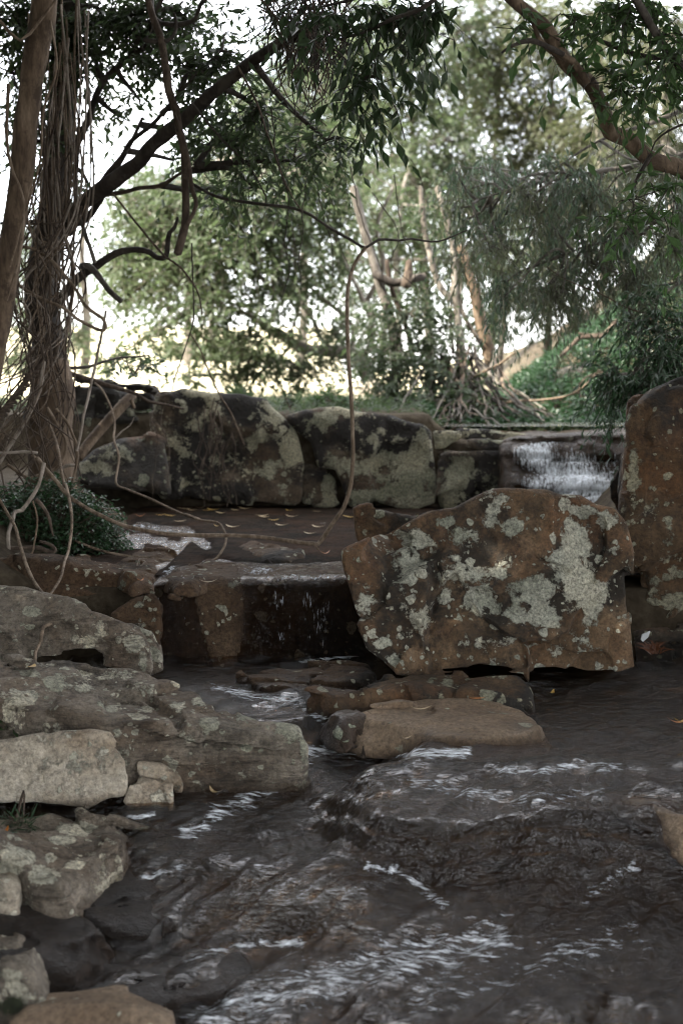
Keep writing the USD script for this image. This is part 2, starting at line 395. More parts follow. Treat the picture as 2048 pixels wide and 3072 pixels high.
rock_mat('rust_boulder', (0.045, 0.028, 0.015), (0.14, 0.088, 0.046), (0.24, 0.165, 0.10), orange=(0.155, 0.062, 0.024), orange_amt=0.45, stain=(0.026, 0.020, 0.013), stain_cut=0.545, lichen=(0.40, 0.395, 0.335), spot=0.20, spot_scale=19, patch_cut=0.725, gain=0.23)
rock_mat('brown_boulder', (0.03, 0.02, 0.011), (0.085, 0.052, 0.026), (0.14, 0.09, 0.05), orange=(0.13, 0.055, 0.018), orange_amt=0.5, stain_cut=0.52, lichen=(0.25, 0.24, 0.18), spot=0.18, spot_scale=15, patch_cut=0.76)
rock_mat('grey_ledge', (0.03, 0.023, 0.015), (0.088, 0.066, 0.043), (0.175, 0.14, 0.10), orange=(0.09, 0.05, 0.025), orange_amt=0.4, stain=(0.016, 0.013, 0.010), stain_cut=0.50, lichen=(0.29, 0.275, 0.205), spot=0.18, spot_scale=12, patch_cut=0.70)
rock_mat('dark_ledge', (0.02, 0.016, 0.011), (0.055, 0.042, 0.028), (0.10, 0.08, 0.055), orange_amt=0.3, stain_cut=0.46, lichen=(0.21, 0.205, 0.155), spot=0.16, spot_scale=12, patch_cut=0.78)
rock_mat('bank_rock', (0.07, 0.055, 0.04), (0.20, 0.168, 0.128), (0.33, 0.285, 0.225), orange=(0.12, 0.07, 0.035), orange_amt=0.5, stain=(0.045, 0.036, 0.024), stain_cut=0.58, lichen=(0.52, 0.49, 0.40), spot=0.30, spot_scale=15, patch_cut=0.72, grain=1.2, beds=(1.0, 1.0, 7.0), gain=0.34, bump=0.06)
rock_mat('pale_rock', (0.15, 0.12, 0.085), (0.42, 0.37, 0.29), (0.56, 0.51, 0.42), orange=(0.25, 0.17, 0.10), orange_amt=0.45, stain=(0.05, 0.04, 0.026), stain_cut=0.60, lichen=(0.48, 0.45, 0.38), spot=0.2, spot_scale=12, patch_cut=0.72, grain=1.2)
rock_mat('tan_stone', (0.14, 0.10, 0.064), (0.225, 0.165, 0.11), (0.29, 0.22, 0.155), orange=(0.17, 0.10, 0.055), orange_amt=0.3, stain_cut=0.72, lichen=(0.40, 0.38, 0.30), spot=0.05, spot_scale=14, patch_cut=0.9)
rock_mat('brown_stone', (0.032, 0.021, 0.013), (0.078, 0.051, 0.031), (0.12, 0.082, 0.052), orange=(0.12, 0.068, 0.036), orange_amt=0.35, stain_cut=0.57, lichen=(0.33, 0.32, 0.26), spot=0.16, spot_scale=16, patch_cut=0.85, spec=0.2)
rock_mat('wet_rock', (0.014, 0.011, 0.009), (0.035, 0.026, 0.020), (0.06, 0.044, 0.032), orange=(0.07, 0.036, 0.018), orange_amt=0.4, stain_cut=0.6, spot=0.02, patch_cut=0.95, rough=0.3)
rock_mat('bed_rock', (0.012, 0.0095, 0.008), (0.028, 0.021, 0.016), (0.055, 0.041, 0.031), orange=(0.055, 0.031, 0.017), orange_amt=0.4, stain_cut=0.58, spot=0.0, patch_cut=0.98, rough=0.45)

rock_mat('pool_rock', (0.012, 0.009, 0.007), (0.028, 0.020, 0.015), (0.05, 0.036, 0.026), orange=(0.07, 0.036, 0.02), orange_amt=0.5, stain_cut=0.55, spot=0.0, patch_cut=0.98, rough=0.9, spec=0.05, bump=0.05)

def water_mat(name, tint, stretch, rot, scale, dist, foam_cut=0.77, rough=0.03, foam_col=(0.82, 0.86, 0.90), foam_scale=(30, 30, 30), strength=1.0, ior=1.42, spec=0.5):
    nodes = {'g': ('geometry', {}), 'mp': ('mapping', {'rotation': rot, 'scale': stretch}), 
        'n1': ('noise_texture', {'scale': scale, 'detail': 4.0, 'roughness': 0.6, 'distortion': 0.3}),
        'bu': ('bump', {'strength': strength, 'distance': dist}),
        'gl': ('principled_bsdf', {'base_color': (0, 0, 0), 'roughness': rough, 'ior': ior, 'specular_ior_level': spec}),
        'n2': ('noise_texture', {'scale': scale * 3.1, 'detail': 3.0, 'roughness': 0.6}), 'nb': ('math', {'math_type': 'multiply_add', 'value2': 0.35}),
        'tr': ('transparent_bsdf', {'color': tint}),
        'mx': ('add_closure', {}),
        'af': ('attribute', {'attribute': 'foam'}),
        'mf': ('mapping', {'rotation': rot, 'scale': foam_scale}),
        'nf': ('noise_texture', {'scale': 1.0, 'detail': 6.0, 'roughness': 0.7}),
        'fa': ('math', {'math_type': 'multiply_add', 'value2': 0.36}),
        'fm': ('map_range', {'from_min': foam_cut, 'from_max': foam_cut + 0.20, 'clamp': True}),
        'df': ('diffuse_bsdf', {'color': foam_col}),
        'mo': ('mix_closure', {})}
    M[name] = usdkit.material(stage, '/World/Looks/' + name, nodes, [('g.position', 'mp.vector'), ('mp.vector', 'n1.vector'), ('mp.vector', 'n2.vector'), ('n2.fac', 'nb.value1'), ('n1.fac', 'nb.value3'), ('nb.value', 'bu.height'), ('bu.normal', 'gl.normal'),
        ('tr.BSDF', 'mx.closure1'), ('gl.BSDF', 'mx.closure2'), ('g.position', 'mf.vector'), ('mf.vector', 'nf.vector'), ('af.fac', 'fa.value1'), ('nf.fac', 'fa.value3'), ('fa.value', 'fm.value'),
        ('fm.result', 'mo.fac'), ('mx.closure', 'mo.closure1'), ('df.BSDF', 'mo.closure2'), ('bu.normal', 'df.normal')], surface='mo.closure')
water_mat('stream_water', (0.42, 0.34, 0.27), (1, 3.6, 1), (0, 0, math.radians(-48)), 9.0, 0.045, foam_scale=(15, 62, 30), rough=0.02)
water_mat('fall_water', (0.55, 0.48, 0.42), (1, 1, 0.13), (0, 0, 0), 60.0, 0.03, foam_scale=(75, 40, 14), rough=0.05, ior=1.4, spec=0.28, foam_cut=0.72)
water_mat('still_water', (0.66, 0.58, 0.48), (1, 1.6, 1), (0, 0, 0), 26.0, 0.012, foam_scale=(30, 30, 30))

def leaf_mat(name, cols, trans=0.35, rough=0.45, spec=0.4):
    n = len(cols)
    M[name] = usdkit.material(stage, '/World/Looks/' + name, {
        'g': ('geometry', {}), 'r': ('rgb_ramp', {'ramp': [(i / (n - 1), c) for i, c in enumerate(cols)]}),
        'p': ('principled_bsdf', {'roughness': rough, 'specular_ior_level': spec}),
        'hs': ('hsv', {'saturation': 1.1, 'value': 1.5}),
        't': ('translucent_bsdf', {}), 'm': ('mix_closure', {'fac': trans})},
        [('g.random_per_island', 'r.fac'), ('r.color', 'p.base_color'), ('r.color', 'hs.color'), ('hs.color', 't.color'), ('p.BSDF', 'm.closure1'), ('t.BSDF', 'm.closure2')], surface='m.closure')
def bark_mat(name, a, b, c, scale=18.0, stretch=(1, 1, 0.25), rough=0.9, bump=0.01, patch=None):
    nodes = {'g': ('geometry', {}), 'mp': ('mapping', {'scale': stretch}), 'n': ('noise_texture', {'scale': scale, 'detail': 8.0, 'roughness': 0.7}),
        'n2': ('noise_texture', {'scale': 5.0, 'detail': 6.0, 'roughness': 0.7}),
        'r': ('rgb_ramp', {'ramp': [(0.32, a), (0.5, b), (0.68, c)]}), 'r2': ('rgb_ramp', {'ramp': [(0.52, (0, 0, 0)), (0.6, (1, 1, 1))]}), 'mx': ('mix', {'color2': patch or c}),
        'bu': ('bump', {'strength': 1.0, 'distance': bump}), 'p': ('principled_bsdf', {'roughness': rough, 'specular_ior_level': 0.25})}
    M[name] = usdkit.material(stage, '/World/Looks/' + name, nodes, [('g.position', 'mp.vector'), ('mp.vector', 'n.vector'), ('g.position', 'n2.vector'), ('n.fac', 'r.fac'), ('n2.fac', 'r2.fac'), ('r.color', 'mx.color1'),
        ('r2.color', 'mx.fac'), ('mx.color', 'p.base_color'), ('n.fac', 'bu.height'), ('bu.normal', 'p.normal')], surface='p.BSDF')
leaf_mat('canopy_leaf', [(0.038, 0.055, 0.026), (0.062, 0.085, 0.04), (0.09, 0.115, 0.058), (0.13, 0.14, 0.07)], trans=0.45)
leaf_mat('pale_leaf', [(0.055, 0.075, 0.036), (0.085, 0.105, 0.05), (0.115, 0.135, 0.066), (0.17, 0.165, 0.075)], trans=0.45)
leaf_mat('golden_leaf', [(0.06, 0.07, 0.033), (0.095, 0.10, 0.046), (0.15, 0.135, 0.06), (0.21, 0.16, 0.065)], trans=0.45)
leaf_mat('dark_leaf', [(0.022, 0.036, 0.016), (0.034, 0.052, 0.022), (0.05, 0.07, 0.03)], trans=0.3, rough=0.35)
leaf_mat('willow_leaf', [(0.055, 0.08, 0.05), (0.085, 0.115, 0.075), (0.13, 0.16, 0.11)], trans=0.45, rough=0.32, spec=0.55)
leaf_mat('silver_leaf', [(0.075, 0.085, 0.05), (0.11, 0.12, 0.075), (0.15, 0.145, 0.085), (0.19, 0.165, 0.08)], trans=0.4, rough=0.35)
leaf_mat('bush_leaf', [(0.020, 0.045, 0.018), (0.036, 0.07, 0.026), (0.055, 0.095, 0.035)], trans=0.25, rough=0.35)
leaf_mat('fern_leaf', [(0.04, 0.07, 0.026), (0.065, 0.10, 0.038)], trans=0.45)
leaf_mat('fallen_yellow', [(0.42, 0.27, 0.07), (0.5, 0.32, 0.10)], trans=0.2)
leaf_mat('fallen_orange', [(0.38, 0.13, 0.02), (0.45, 0.17, 0.03)], trans=0.2)
leaf_mat('fallen_tan', [(0.36, 0.27, 0.15), (0.45, 0.36, 0.22)], trans=0.15)
leaf_mat('dead_grass', [(0.08, 0.032, 0.015), (0.14, 0.06, 0.03)], trans=0.2)
bark_mat('grey_bark', (0.03, 0.026, 0.022), (0.075, 0.066, 0.055), (0.15, 0.135, 0.115))
bark_mat('dark_bark', (0.014, 0.012, 0.010), (0.034, 0.028, 0.023), (0.065, 0.056, 0.047))
bark_mat('tan_bark', (0.035, 0.024, 0.016), (0.105, 0.075, 0.05), (0.20, 0.15, 0.105), patch=(0.055, 0.038, 0.025))
bark_mat('vine_bark', (0.045, 0.032, 0.022), (0.12, 0.088, 0.06), (0.22, 0.17, 0.125), scale=35)
bark_mat('brown_vine', (0.020, 0.015, 0.011), (0.055, 0.040, 0.029), (0.105, 0.08, 0.06), scale=35)
bark_mat('pale_vine', (0.09, 0.075, 0.06), (0.19, 0.16, 0.13), (0.30, 0.26, 0.22), scale=35)
bark_mat('pale_bark', (0.05, 0.043, 0.034), (0.115, 0.10, 0.082), (0.20, 0.18, 0.15), scale=12)
bark_mat('white_bark', (0.28, 0.30, 0.30), (0.42, 0.44, 0.44), (0.55, 0.56, 0.56))

# ground: litter and soil near the creek, dry grass out in the meadow
M['ground_soil'] = usdkit.material(stage, '/World/Looks/ground_soil', {
    'g': ('geometry', {}), 'n': ('noise_texture', {'scale': 9.0, 'detail': 9.0, 'roughness': 0.7}), 'r': ('rgb_ramp', {'ramp': [(0.3, (0.018, 0.013, 0.008)), (0.5, (0.045, 0.035, 0.023)), (0.7, (0.085, 0.07, 0.047))]}),
    'n2': ('noise_texture', {'scale': 0.7, 'detail': 5.0}), 'r2': ('rgb_ramp', {'ramp': [(0.35, (0.46, 0.41, 0.27)), (0.65, (0.58, 0.53, 0.38))]}),
    'a': ('attribute', {'attribute': 'grass'}), 'm': ('mix', {}), 'bu': ('bump', {'strength': 1.0, 'distance': 0.03}), 'p': ('principled_bsdf', {'roughness': 0.95, 'specular_ior_level': 0.1})},
    [('g.position', 'n.vector'), ('n.fac', 'r.fac'), ('g.position', 'n2.vector'), ('n2.fac', 'r2.fac'), ('r.color', 'm.color1'), ('r2.color', 'm.color2'), ('a.fac', 'm.fac'), ('m.color', 'p.base_color'), ('n.fac', 'bu.height'), ('bu.normal', 'p.normal')], surface='p.BSDF')
# ------------------------------------------------------------------ the ground and the water
rng0 = np.random.default_rng(7)
def prof(y):
    left = np.interp(y, [3.0, 3.7, 4.3, 4.86, 5.3, 5.46, 5.57, 5.8, 6.7, 7.2], [-.52, -.43, -.31, -.17, -.125, -.105, -.01, 0, .004, .01])
    right = np.interp(y, [3.0, 3.7, 4.3, 4.42, 4.52, 4.76, 4.94, 5.5, 6.7, 7.2], [-.50, -.41, -.31, -.265, -.13, -.06, -.003, 0, .004, .01])
    return left, right
def W_low(x, y):
    """height of the running water below the wet ledge"""
    q = np.stack([x, y, 0 * x], -1)
    yw = y + .16 * fbm(q / [.8, .8, 1], 3, 21) + .05 * fbm(q / .13, 2, 22)
    l, r = prof(yw)
    k = sstep(-.12, .12, x + .25 * fbm(q / .6, 2, 23))
    z = l * (1 - k) + r * k
    far = sstep(.10, .34, x) * sstep(4.9, 5.2, y) + k * (1 - sstep(4.9, 5.2, y))
    z = np.where(y > 4.9, l * (1 - far) + r * far, l * (1 - k) + r * k)
    n = 1.3 * fbm(q / [.55, .38, 1], 3, 26) + .5 * fbm(q / [.14, .12, 1], 2, 27)
    g = z / .062 + n; kk = np.floor(g); fr = g - kk
    zt = .062 * (kk + sstep(.45, 1.0, fr) - n)
    z = z + (zt - z) * .8 * sstep(5.0, 4.8, y)
    z = z + .085 * np.exp(-((x + .10) / .33) ** 2 - ((y - 4.42) / .26) ** 2)
    z = z + .05 * np.exp(-((x + .62) / .22) ** 2 - ((y - 4.62) / .3) ** 2)
    z = z + .04 * np.exp(-((x - .75) / .4) ** 2 - ((y - 4.55) / .2) ** 2)
    z = z + sstep(5.05, 4.75, y) * (.07 * fbm(q / [.55, .40, 1], 3, 24) + .02 * fbm(q / [.22, .16, 1], 2, 25))
    return z
def ripple(x, y, amp):
    w = .05 * np.stack([fbm(np.stack([x / .3, y / .3, 0 * x + k], -1), 2, 34 + k) for k in range(2)], -1)
    x, y = x + w[..., 0], y + w[..., 1]
    c, s = math.cos(math.radians(48)), math.sin(math.radians(48))
    u, v = x * c + y * s, -x * s + y * c
    q = np.stack([u / .26, v / .058, 0 * u], -1)
    q2 = np.stack([x / .045, y / .04, 0 * u], -1)
    q3 = np.stack([x / .30, y / .15, 0 * u], -1)
    return amp * (2.2 * fbm(q, 2, 31) + .25 * fbm(q2, 1, 32) + 1.6 * fbm(q3, 2, 33))
def ground_z(x, y):
    q = np.stack([x, y, 0 * x], -1)
    b = fbm(q / .9, 5, 41)
    low = W_low(x, np.minimum(y, 6.8)) - .055 + .055 * fbm(q / .28, 4, 42) + .03 * fbm(q / .07, 3, 44)
    low = low + sstep(1.5, 2.4, x) * .7 + sstep(-1.25, -2.0, x) * .55
    mid = .315 + .02 * b + sstep(-1.35, -2.2, x) * .35 + sstep(1.5, 2.4, x) * .6
    up = np.where(x < .7, 1.06, 1.06 - .2 * sstep(.6, .95, x))
    bank = sstep(.9 + .10 * np.maximum(y - 13, 0), 1.9 + .45 * np.maximum(y - 13, 0), x) * np.interp(y, [12.6, 13.2, 15.5, 20, 30, 80, 300], [0, .08, .95, 1.5, 2.6, 6, 16])
    meadow = sstep(1.0, -1.5, x) * np.interp(y, [11, 20, 60, 200, 500], [0, .05, 1.2, 6.5, 22]) * 1.0
    wid = sstep(2.6, 5.5, x) * 1.2
    top = up + bank + meadow + wid + .12 * b * sstep(11, 13, y)
    k1, k2 = sstep(6.72, 6.95, y), sstep(10.75, 11.0, y)
    z = low * (1 - k1) + mid * k1
    z = z * (1 - k2) + top * k2
    return z
def axis(knots):
    out = [knots[0][0]]
    for (a, _), (b, s) in zip(knots[:-1], knots[1:]):
        n = max(1, int(round((b - a) / s))); out += list(np.linspace(a, b, n + 1)[1:])
    return np.array(out)
def sheet(X, Y, fz):
    gx, gy = np.meshgrid(X, Y, indexing='ij')
    x, y = gx.ravel(), gy.ravel(); V = np.stack([x, y, fz(x, y)], 1)
    i, j = np.meshgrid(np.arange(len(X) - 1), np.arange(len(Y) - 1), indexing='ij'); n = len(Y)
    a = (i * n + j).ravel()
    return V, np.vstack([np.stack([a, a + n, a + n + 1], 1), np.stack([a, a + n + 1, a + 1], 1)])
GX = axis([(-160, 0), (-100, 30), (-20, 8), (-5, 1.2), (-2.2, .2), (2.4, .035), (6, .2), (20, 1.4), (100, 8), (160, 30)])
GY = axis([(-60, 0), (-20, 10), (2.5, 2), (7.2, .03), (16, .08), (30, .6), (100, 5), (240, 30)])
gv, gf = sheet(GX, GY, ground_z)
grass = sstep(14, 26, gv[:, 1] - 2.0 * gv[:, 0] - 2) * sstep(3, -2, gv[:, 0] - .12 * (gv[:, 1] - 20))
inb = (gv[:, 1] > 2) & (gv[:, 1] < 7)
g_ = put('ground', (gv, gf), 'ground_soil', None, True, {'grass': grass}); tag(g_, kind='structure')

# bed rock under the running water: a sheet of its own, 4 mm above the soil sheet and broken into beds
def bed_z(x, y):
    q = np.stack([x, y, 0 * x], -1)
    return ground_z(x, y) + .008 + .02 * np.abs(fbm(q / .4, 3, 45)) - .02
BX, BY = axis([(-1.45, 0), (1.75, .014)]), axis([(3.3, 0), (6.75, .014)])
bv, bf = sheet(BX, BY, bed_z)
tag(put('stream_bed', (bv, bf), 'bed_rock', None, True), kind='structure')
BX, BY = axis([(-1.5, 0), (1.6, .025)]), axis([(6.98, 0), (10.8, .025)])
POOLRUN = [[(300, 1560), (400, 1580), (560, 1600), (620, 1640)], [(300, 1600), (420, 1615), (540, 1640)], [(560, 1620), (500, 1680), (450, 1720), (430, 1760)], [(620, 1690), (760, 1712), (900, 1715), (1060, 1700)], [(330, 1640), (420, 1640)]]
def stroke(v, pts, w):
    """0..1 along a line drawn in photograph pixels"""
    px, py = proj(v); out = np.zeros(len(v)); p = np.array(pts, float)
    for a, b in zip(p[:-1], p[1:]):
        e = b - a; t = np.clip(((px - a[0]) * e[0] + (py - a[1]) * e[1]) / (e @ e), 0, 1)
        out = np.maximum(out, np.clip(1.2 - np.hypot(px - a[0] - t * e[0], py - a[1] - t * e[1]) / w, 0, 1))
    return out
def pool_z(x, y):
    v = np.stack([x, y, 0 * x + .35], 1)
    run = np.maximum.reduce([stroke(v, q, 18) for q in POOLRUN])
    return .338 + .034 * (1 - sstep(.0, .7, run)) + .022 * fbm(v / [.35, .35, 1], 4, 46) + .012 * fbm(v / [.06, .06, 1], 3, 47)
bv, bf = sheet(BX, BY, pool_z)
tag(put('pool_bed', (bv, bf), 'pool_rock', None, True), kind='structure')

def water(name, X, Y, fz, mat, foam=None):
    v, f = sheet(X, Y, fz)
    A = {'foam': foam(v) if foam else np.zeros(len(v))}
    TRI[0] += len(f)
    return tag(put(name, (v, f), mat, None, True, A), kind='structure')
def low_w(x, y): return W_low(x, y) + ripple(x, y, .025 + .007 * sstep(5.2, 4.4, y))
def low_foam(v):
    f = 1.05 * stroke(v, [(915, 2256), (1000, 2248), (1080, 2244), (1180, 2256), (1330, 2262), (1400, 2254)], 30)
    for w, pts, k in ((30, [(1500, 2312), (1640, 2310), (1730, 2295), (1850, 2305)], .82), (30, [(1105, 2605), (1180, 2612), (1250, 2650), (1330, 2715)], .85), (60, [(1440, 2790), (1540, 2830)], .66), (12, [(350, 2462), (420, 2450), (465, 2440)], 1.0),
                      (10, [(900, 1985), (1000, 1975), (1100, 1962)], .9), (44, [(930, 2130), (1050, 2200), (1150, 2235)], .85), (60, [(900, 2300), (700, 2420), (560, 2500)], .82), (26, [(560, 2880), (700, 2840), (900, 2830)], .8), (130, [(640, 3060), (900, 2960), (1150, 2890), (1480, 2820)], .78), (30, [(250, 2680), (420, 2640), (540, 2600)], .75),
                      (40, [(1750, 2700), (1900, 2600)], .72), (24, [(640, 2060), (760, 2090), (900, 2100)], .85), (110, [(1250, 3000), (1600, 2900), (1900, 2800)], .62), (40, [(1250, 2350), (1500, 2400), (1800, 2380)], .7)):
        f = np.maximum(f, k * stroke(v, pts, w))
    return f
water('stream_water', axis([(-1.4, 0), (1.75, .009)]), axis([(3.4, 0), (5.75, .009)]), low_w, 'stream_water', low_foam)
water('stream_water', axis([(-1.3, 0), (1.75, .011)]), axis([(5.75, 0), (6.95, .011)]), low_w, 'stream_water', low_foam)
water('pool_water', axis([(-1.4, 0), (1.5, .012)]), axis([(6.98, 0), (10.7, .016)]), lambda x, y: .352 + ripple(x, y * .7, .015), 'still_water', lambda v: .62 * np.maximum.reduce([stroke(v, q, 22) for q in POOLRUN]))
water('upper_creek_water', axis([(.75, 0), (3.2, .03)]), axis([(11.35, 0), (13.6, .03)]), lambda x, y: .955 + .010 * ripple(x * .7, y * .6, 1.0), 'still_water')

# ------------------------------------------------------------------ rocks
def C(x0, y0, s): return lambda pts: [(x0 + p[0] / s, y0 + p[1] / s) for p in pts]
c6 = C(1024, 1400, 1.531); c5 = C(0, 1500, 1.531); c3 = C(0, 768, 1.531); c4 = C(1024, 768, 1.531); c7 = C(700, 1100, 1.96); c8 = C(1500, 1100, 2.861); cs = C(700, 1900, 2.24)
def ell(conv, lst):
    s = {id(c6): 1.531, id(c5): 1.531, id(c3): 1.531, id(c4): 1.531, id(c7): 1.96, id(c8): 2.861, id(cs): 2.24}[id(conv)]
    return [(*conv([(e[0], e[1])])[0], e[2] / s, e[3] / s, e[4] if len(e) > 4 else 1.0) for e in lst]

def margin(V): return sstep(.055, .0, V[:, 2] + .05 * fbm(V / .1, 3, 5) - W_low(V[:, 0], V[:, 1])) * (V[:, 1] < 6.75)

# the big boulder in the middle of the stream
front_rock('boulder', 'huge rust brown boulder with pale grey lichen patches standing in midstream', 'boulder',
    c6([(22, 400), (65, 372), (370, 243), (470, 210), (530, 203), (600, 163), (670, 130), (740, 120), (940, 123), (1000, 148), (1100, 153), (1165, 193), (1250, 208), (1297, 270), (1332, 400), (1337, 560), (1357, 700), (1368, 830), (1376, 950), (1280, 974), (1140, 988), (1000, 962), (870, 978), (845, 942), (660, 928), (580, 943), (400, 948), (255, 943), (200, 888), (130, 832), (75, 690), (50, 560), (28, 470)]),
    6.15, 0.75, 'rust_boulder', vox=.0105, lean=.22, yaw=.06, bevel=.05, taper=.22, calm=.15, inflate=.028, seed=3, facet=(.30, .026), rough=((.55, .03), (.11, .009), (.035, .004)),
    relief=[(c6([(870, 850), (850, 822), (960, 815), (1050, 770), (1080, 690), (1190, 600), (1230, 540), (1310, 470), (1420, 600), (1440, 1010), (870, 1010)]), .11, .010),
            (c6([(395, 390), (440, 410), (462, 560), (432, 660), (412, 760), (400, 900), (360, 910), (385, 640), (410, 560)]), .06, .015),
            (c6([(440, 600), (520, 470), (560, 560), (640, 690), (840, 830), (865, 945), (400, 950), (400, 800)]), .07, .010),
            (c6([(560, 545), (590, 560), (648, 690), (720, 690), (735, 600), (640, 560)]), .05, .008),
            (c6([(470, 300), (700, 330), (760, 400), (690, 470), (560, 430), (480, 360)]), .02, .02),
            (c6([(870, 398), (950, 436), (1045, 476), (1070, 492), (1040, 498), (940, 455)]), .035, .006)],
    spots=ell(c6, [(340, 330, 110, 55, .9), (300, 430, 80, 90, .8), (470, 250, 90, 40, .9), (560, 300, 80, 70, .8), (600, 500, 130, 55, 1), (640, 610, 70, 90, 1), (700, 650, 40, 40, 1), (1080, 340, 85, 110, 1.15), (1110, 210, 60, 40, .9), (1040, 430, 100, 50, .8),
                   (870, 560, 120, 70, 1.1), (930, 690, 75, 75, 1.1), (1090, 540, 120, 70, .95), (1180, 560, 60, 80, .8), (780, 280, 50, 50, .9), (680, 240, 60, 60, .7), (190, 810, 50, 30, .9), (245, 880, 40, 40, .8), (1240, 390, 45, 40, .9), (1160, 640, 60, 50, .8), (480, 600, 30, 60, .7), (790, 690, 60, 60, .8), (720, 490, 60, 50, .9), (1210, 250, 60, 50, .7)]),
    wet=margin)
front_rock('boulder', 'small brown boulder peeping out behind the left shoulder of the huge rust boulder', 'boulder', c6([(58, 195), (110, 182), (180, 185), (260, 215), (330, 228), (375, 245), (370, 330), (300, 420), (140, 420), (70, 340)]),
    6.95, .4, 'brown_boulder', vox=.014, lean=.15, bevel=.04, seed=5, facet=(.2, .02), rough=((.3, .02), (.08, .008)))
front_rock('boulder', 'tall dark brown boulder with a vertical lichen edge at the right of the stream', 'boulder',
    [(2330, 1120), (2048, 1143), (1955, 1166), (1922, 1196), (1906, 1240), (1899, 1275), (1895, 1317), (1880, 1380), (1871, 1450), (1866, 1520), (1882, 1600), (1900, 1700), (1914, 1800), (1918, 1850), (1935, 1867), (2048, 1858), (2330, 1860)],
    6.9, 1.1, 'brown_boulder', vox=.014, lean=.12, yaw=-.08, bevel=.05, seed=8, facet=(.32, .03), rough=((.5, .04), (.1, .010)), strata=((.55, .1, -.8), .26, .02),
    spots=[(1900, 1440, 16, 130, .8), (2040, 1820, 90, 50, 1.0), (1990, 1700, 60, 90, .55), (1985, 1640, 60, 60, .6)])
front_rock('boulder', 'low dark rock with a pale flat top under the tall right boulder', 'boulder', [(1915, 1905), (1945, 1896), (1975, 1890), (2048, 1880), (2300, 1872), (2300, 2030), (1960, 2020), (1930, 1980)],
    6.75, .7, 'dark_ledge', vox=.015, lean=.3, bevel=.03, seed=9, facet=(.2, .02), rough=((.4, .02), (.1, .01)), strata=((0, .1, 1), .07, .012), spots=[(2040, 1893, 120, 10, .9), (2030, 1990, 50, 40, .6)], wet=.05)

# the wet ledge across the middle with its thin fall
dry = [(640, 1860, 95, 150), (655, 1960, 60, 70), (610, 1790, 90, 70)]
def ledge_wet(V): return sstep(.385, .35, V[:, 2]) * np.clip(1 - 1.6 * marks(V, dry) + .5 * fbm(V / .06, 3, 8), 0, 1)
LP, LV, LF = front_rock('rock_ledge', 'dark wet rock ledge with a dry brown panel that the thin middle fall runs over', 'rock ledge',
    [(425, 1800), (470, 1757), (560, 1745), (700, 1741), (860, 1745), (1000, 1741), (1130, 1735), (1130, 2045), (450, 2045), (430, 1900)],
    6.78, .62, 'brown_stone', vox=.014, lean=.16, bevel=.06, taper=.0, seed=12, facet=(.3, .004), ridge=(.12, .0), rough=((.45, .025), (.1, .008)), wet=ledge_wet,
    relief=[([(560, 1752), (720, 1752), (725, 1900), (690, 2000), (640, 2000), (600, 1900), (580, 1800)], -.018, .03), ([(470, 1760), (560, 1760), (600, 1900), (640, 2040), (470, 2040)], .02, .04)],
    spots=[(700, 1755, 26, 22, 1), (690, 1780, 14, 16, .9), (623, 1836, 9, 7, 1)])
front_rock('boulder', 'brown wedge of rock with round cream lichen spots beside the middle fall', 'boulder', [(336, 1845), (400, 1797), (455, 1787), (478, 1825), (488, 1900), (486, 1990), (475, 2020), (380, 2015), (340, 1900)],
    6.62, .5, 'brown_stone', vox=.013, lean=.2, bevel=.05, seed=13, facet=(.2, .015), rough=((.3, .02), (.08, .008)),
    spots=[(445, 1800, 16, 12, 1.2), (450, 1830, 12, 12, 1.1), (460, 1860, 24, 22, 1.3), (470, 1897, 18, 16, 1.2), (420, 1862, 12, 8, 1.2), (405, 1876, 12, 6, 1), (435, 1845, 12, 12, 1.1), (445, 1892, 10, 8, 1)], wet=margin)
front_rock('boulder', 'long low brown rock with bedding lines lying below the leafy bush', 'boulder', [(-260, 1655), (-60, 1660), (77, 1654), (165, 1643), (205, 1645), (245, 1673), (337, 1685), (367, 1704), (390, 1735), (495, 1762), (459, 1785), (383, 1800), (325, 1806), (245, 1806), (199, 1820), (150, 1830), (-260, 1840)],
    6.95, .9, 'brown_stone', vox=.015, lean=.45, bevel=.05, seed=14, facet=(.3, .015), rough=((.4, .025), (.09, .01)), strata=((.12, -.1, 1), .10, .034))
# flat stones on the mid pool
for i, (pp, lab) in enumerate([([(707, 1633), (768, 1624), (833, 1628), (902, 1647), (908, 1668), (867, 1677), (806, 1675), (745, 1647)], 'dry reddish stone slab in the middle of the shallow pool'),
        ([(500, 1718), (577, 1693), (626, 1683), (691, 1689), (701, 1698), (653, 1721), (577, 1742), (523, 1746)], 'dry brown stone slab at the lip of the middle fall'),
        ([(340, 1690), (400, 1682), (459, 1681), (473, 1706), (442, 1735), (402, 1739), (360, 1712)], 'reddish stone slab left of the bright rivulet by the middle fall'),
        ([(366, 1670), (418, 1648), (503, 1645), (518, 1657), (470, 1678), (392, 1690)], 'small wet brown slab in the rivulet below the leafy bush')]):
    slab('stone_slab', lab, 'stone', pp, (pp[0][0], pp[0][1], .385, 0, 0), .08, 'brown_stone', vox=.012, bevel=.03, flare=-.6, seed=20 + i, facet=(.2, .008), rough=((.3, .015), (.07, .008)))
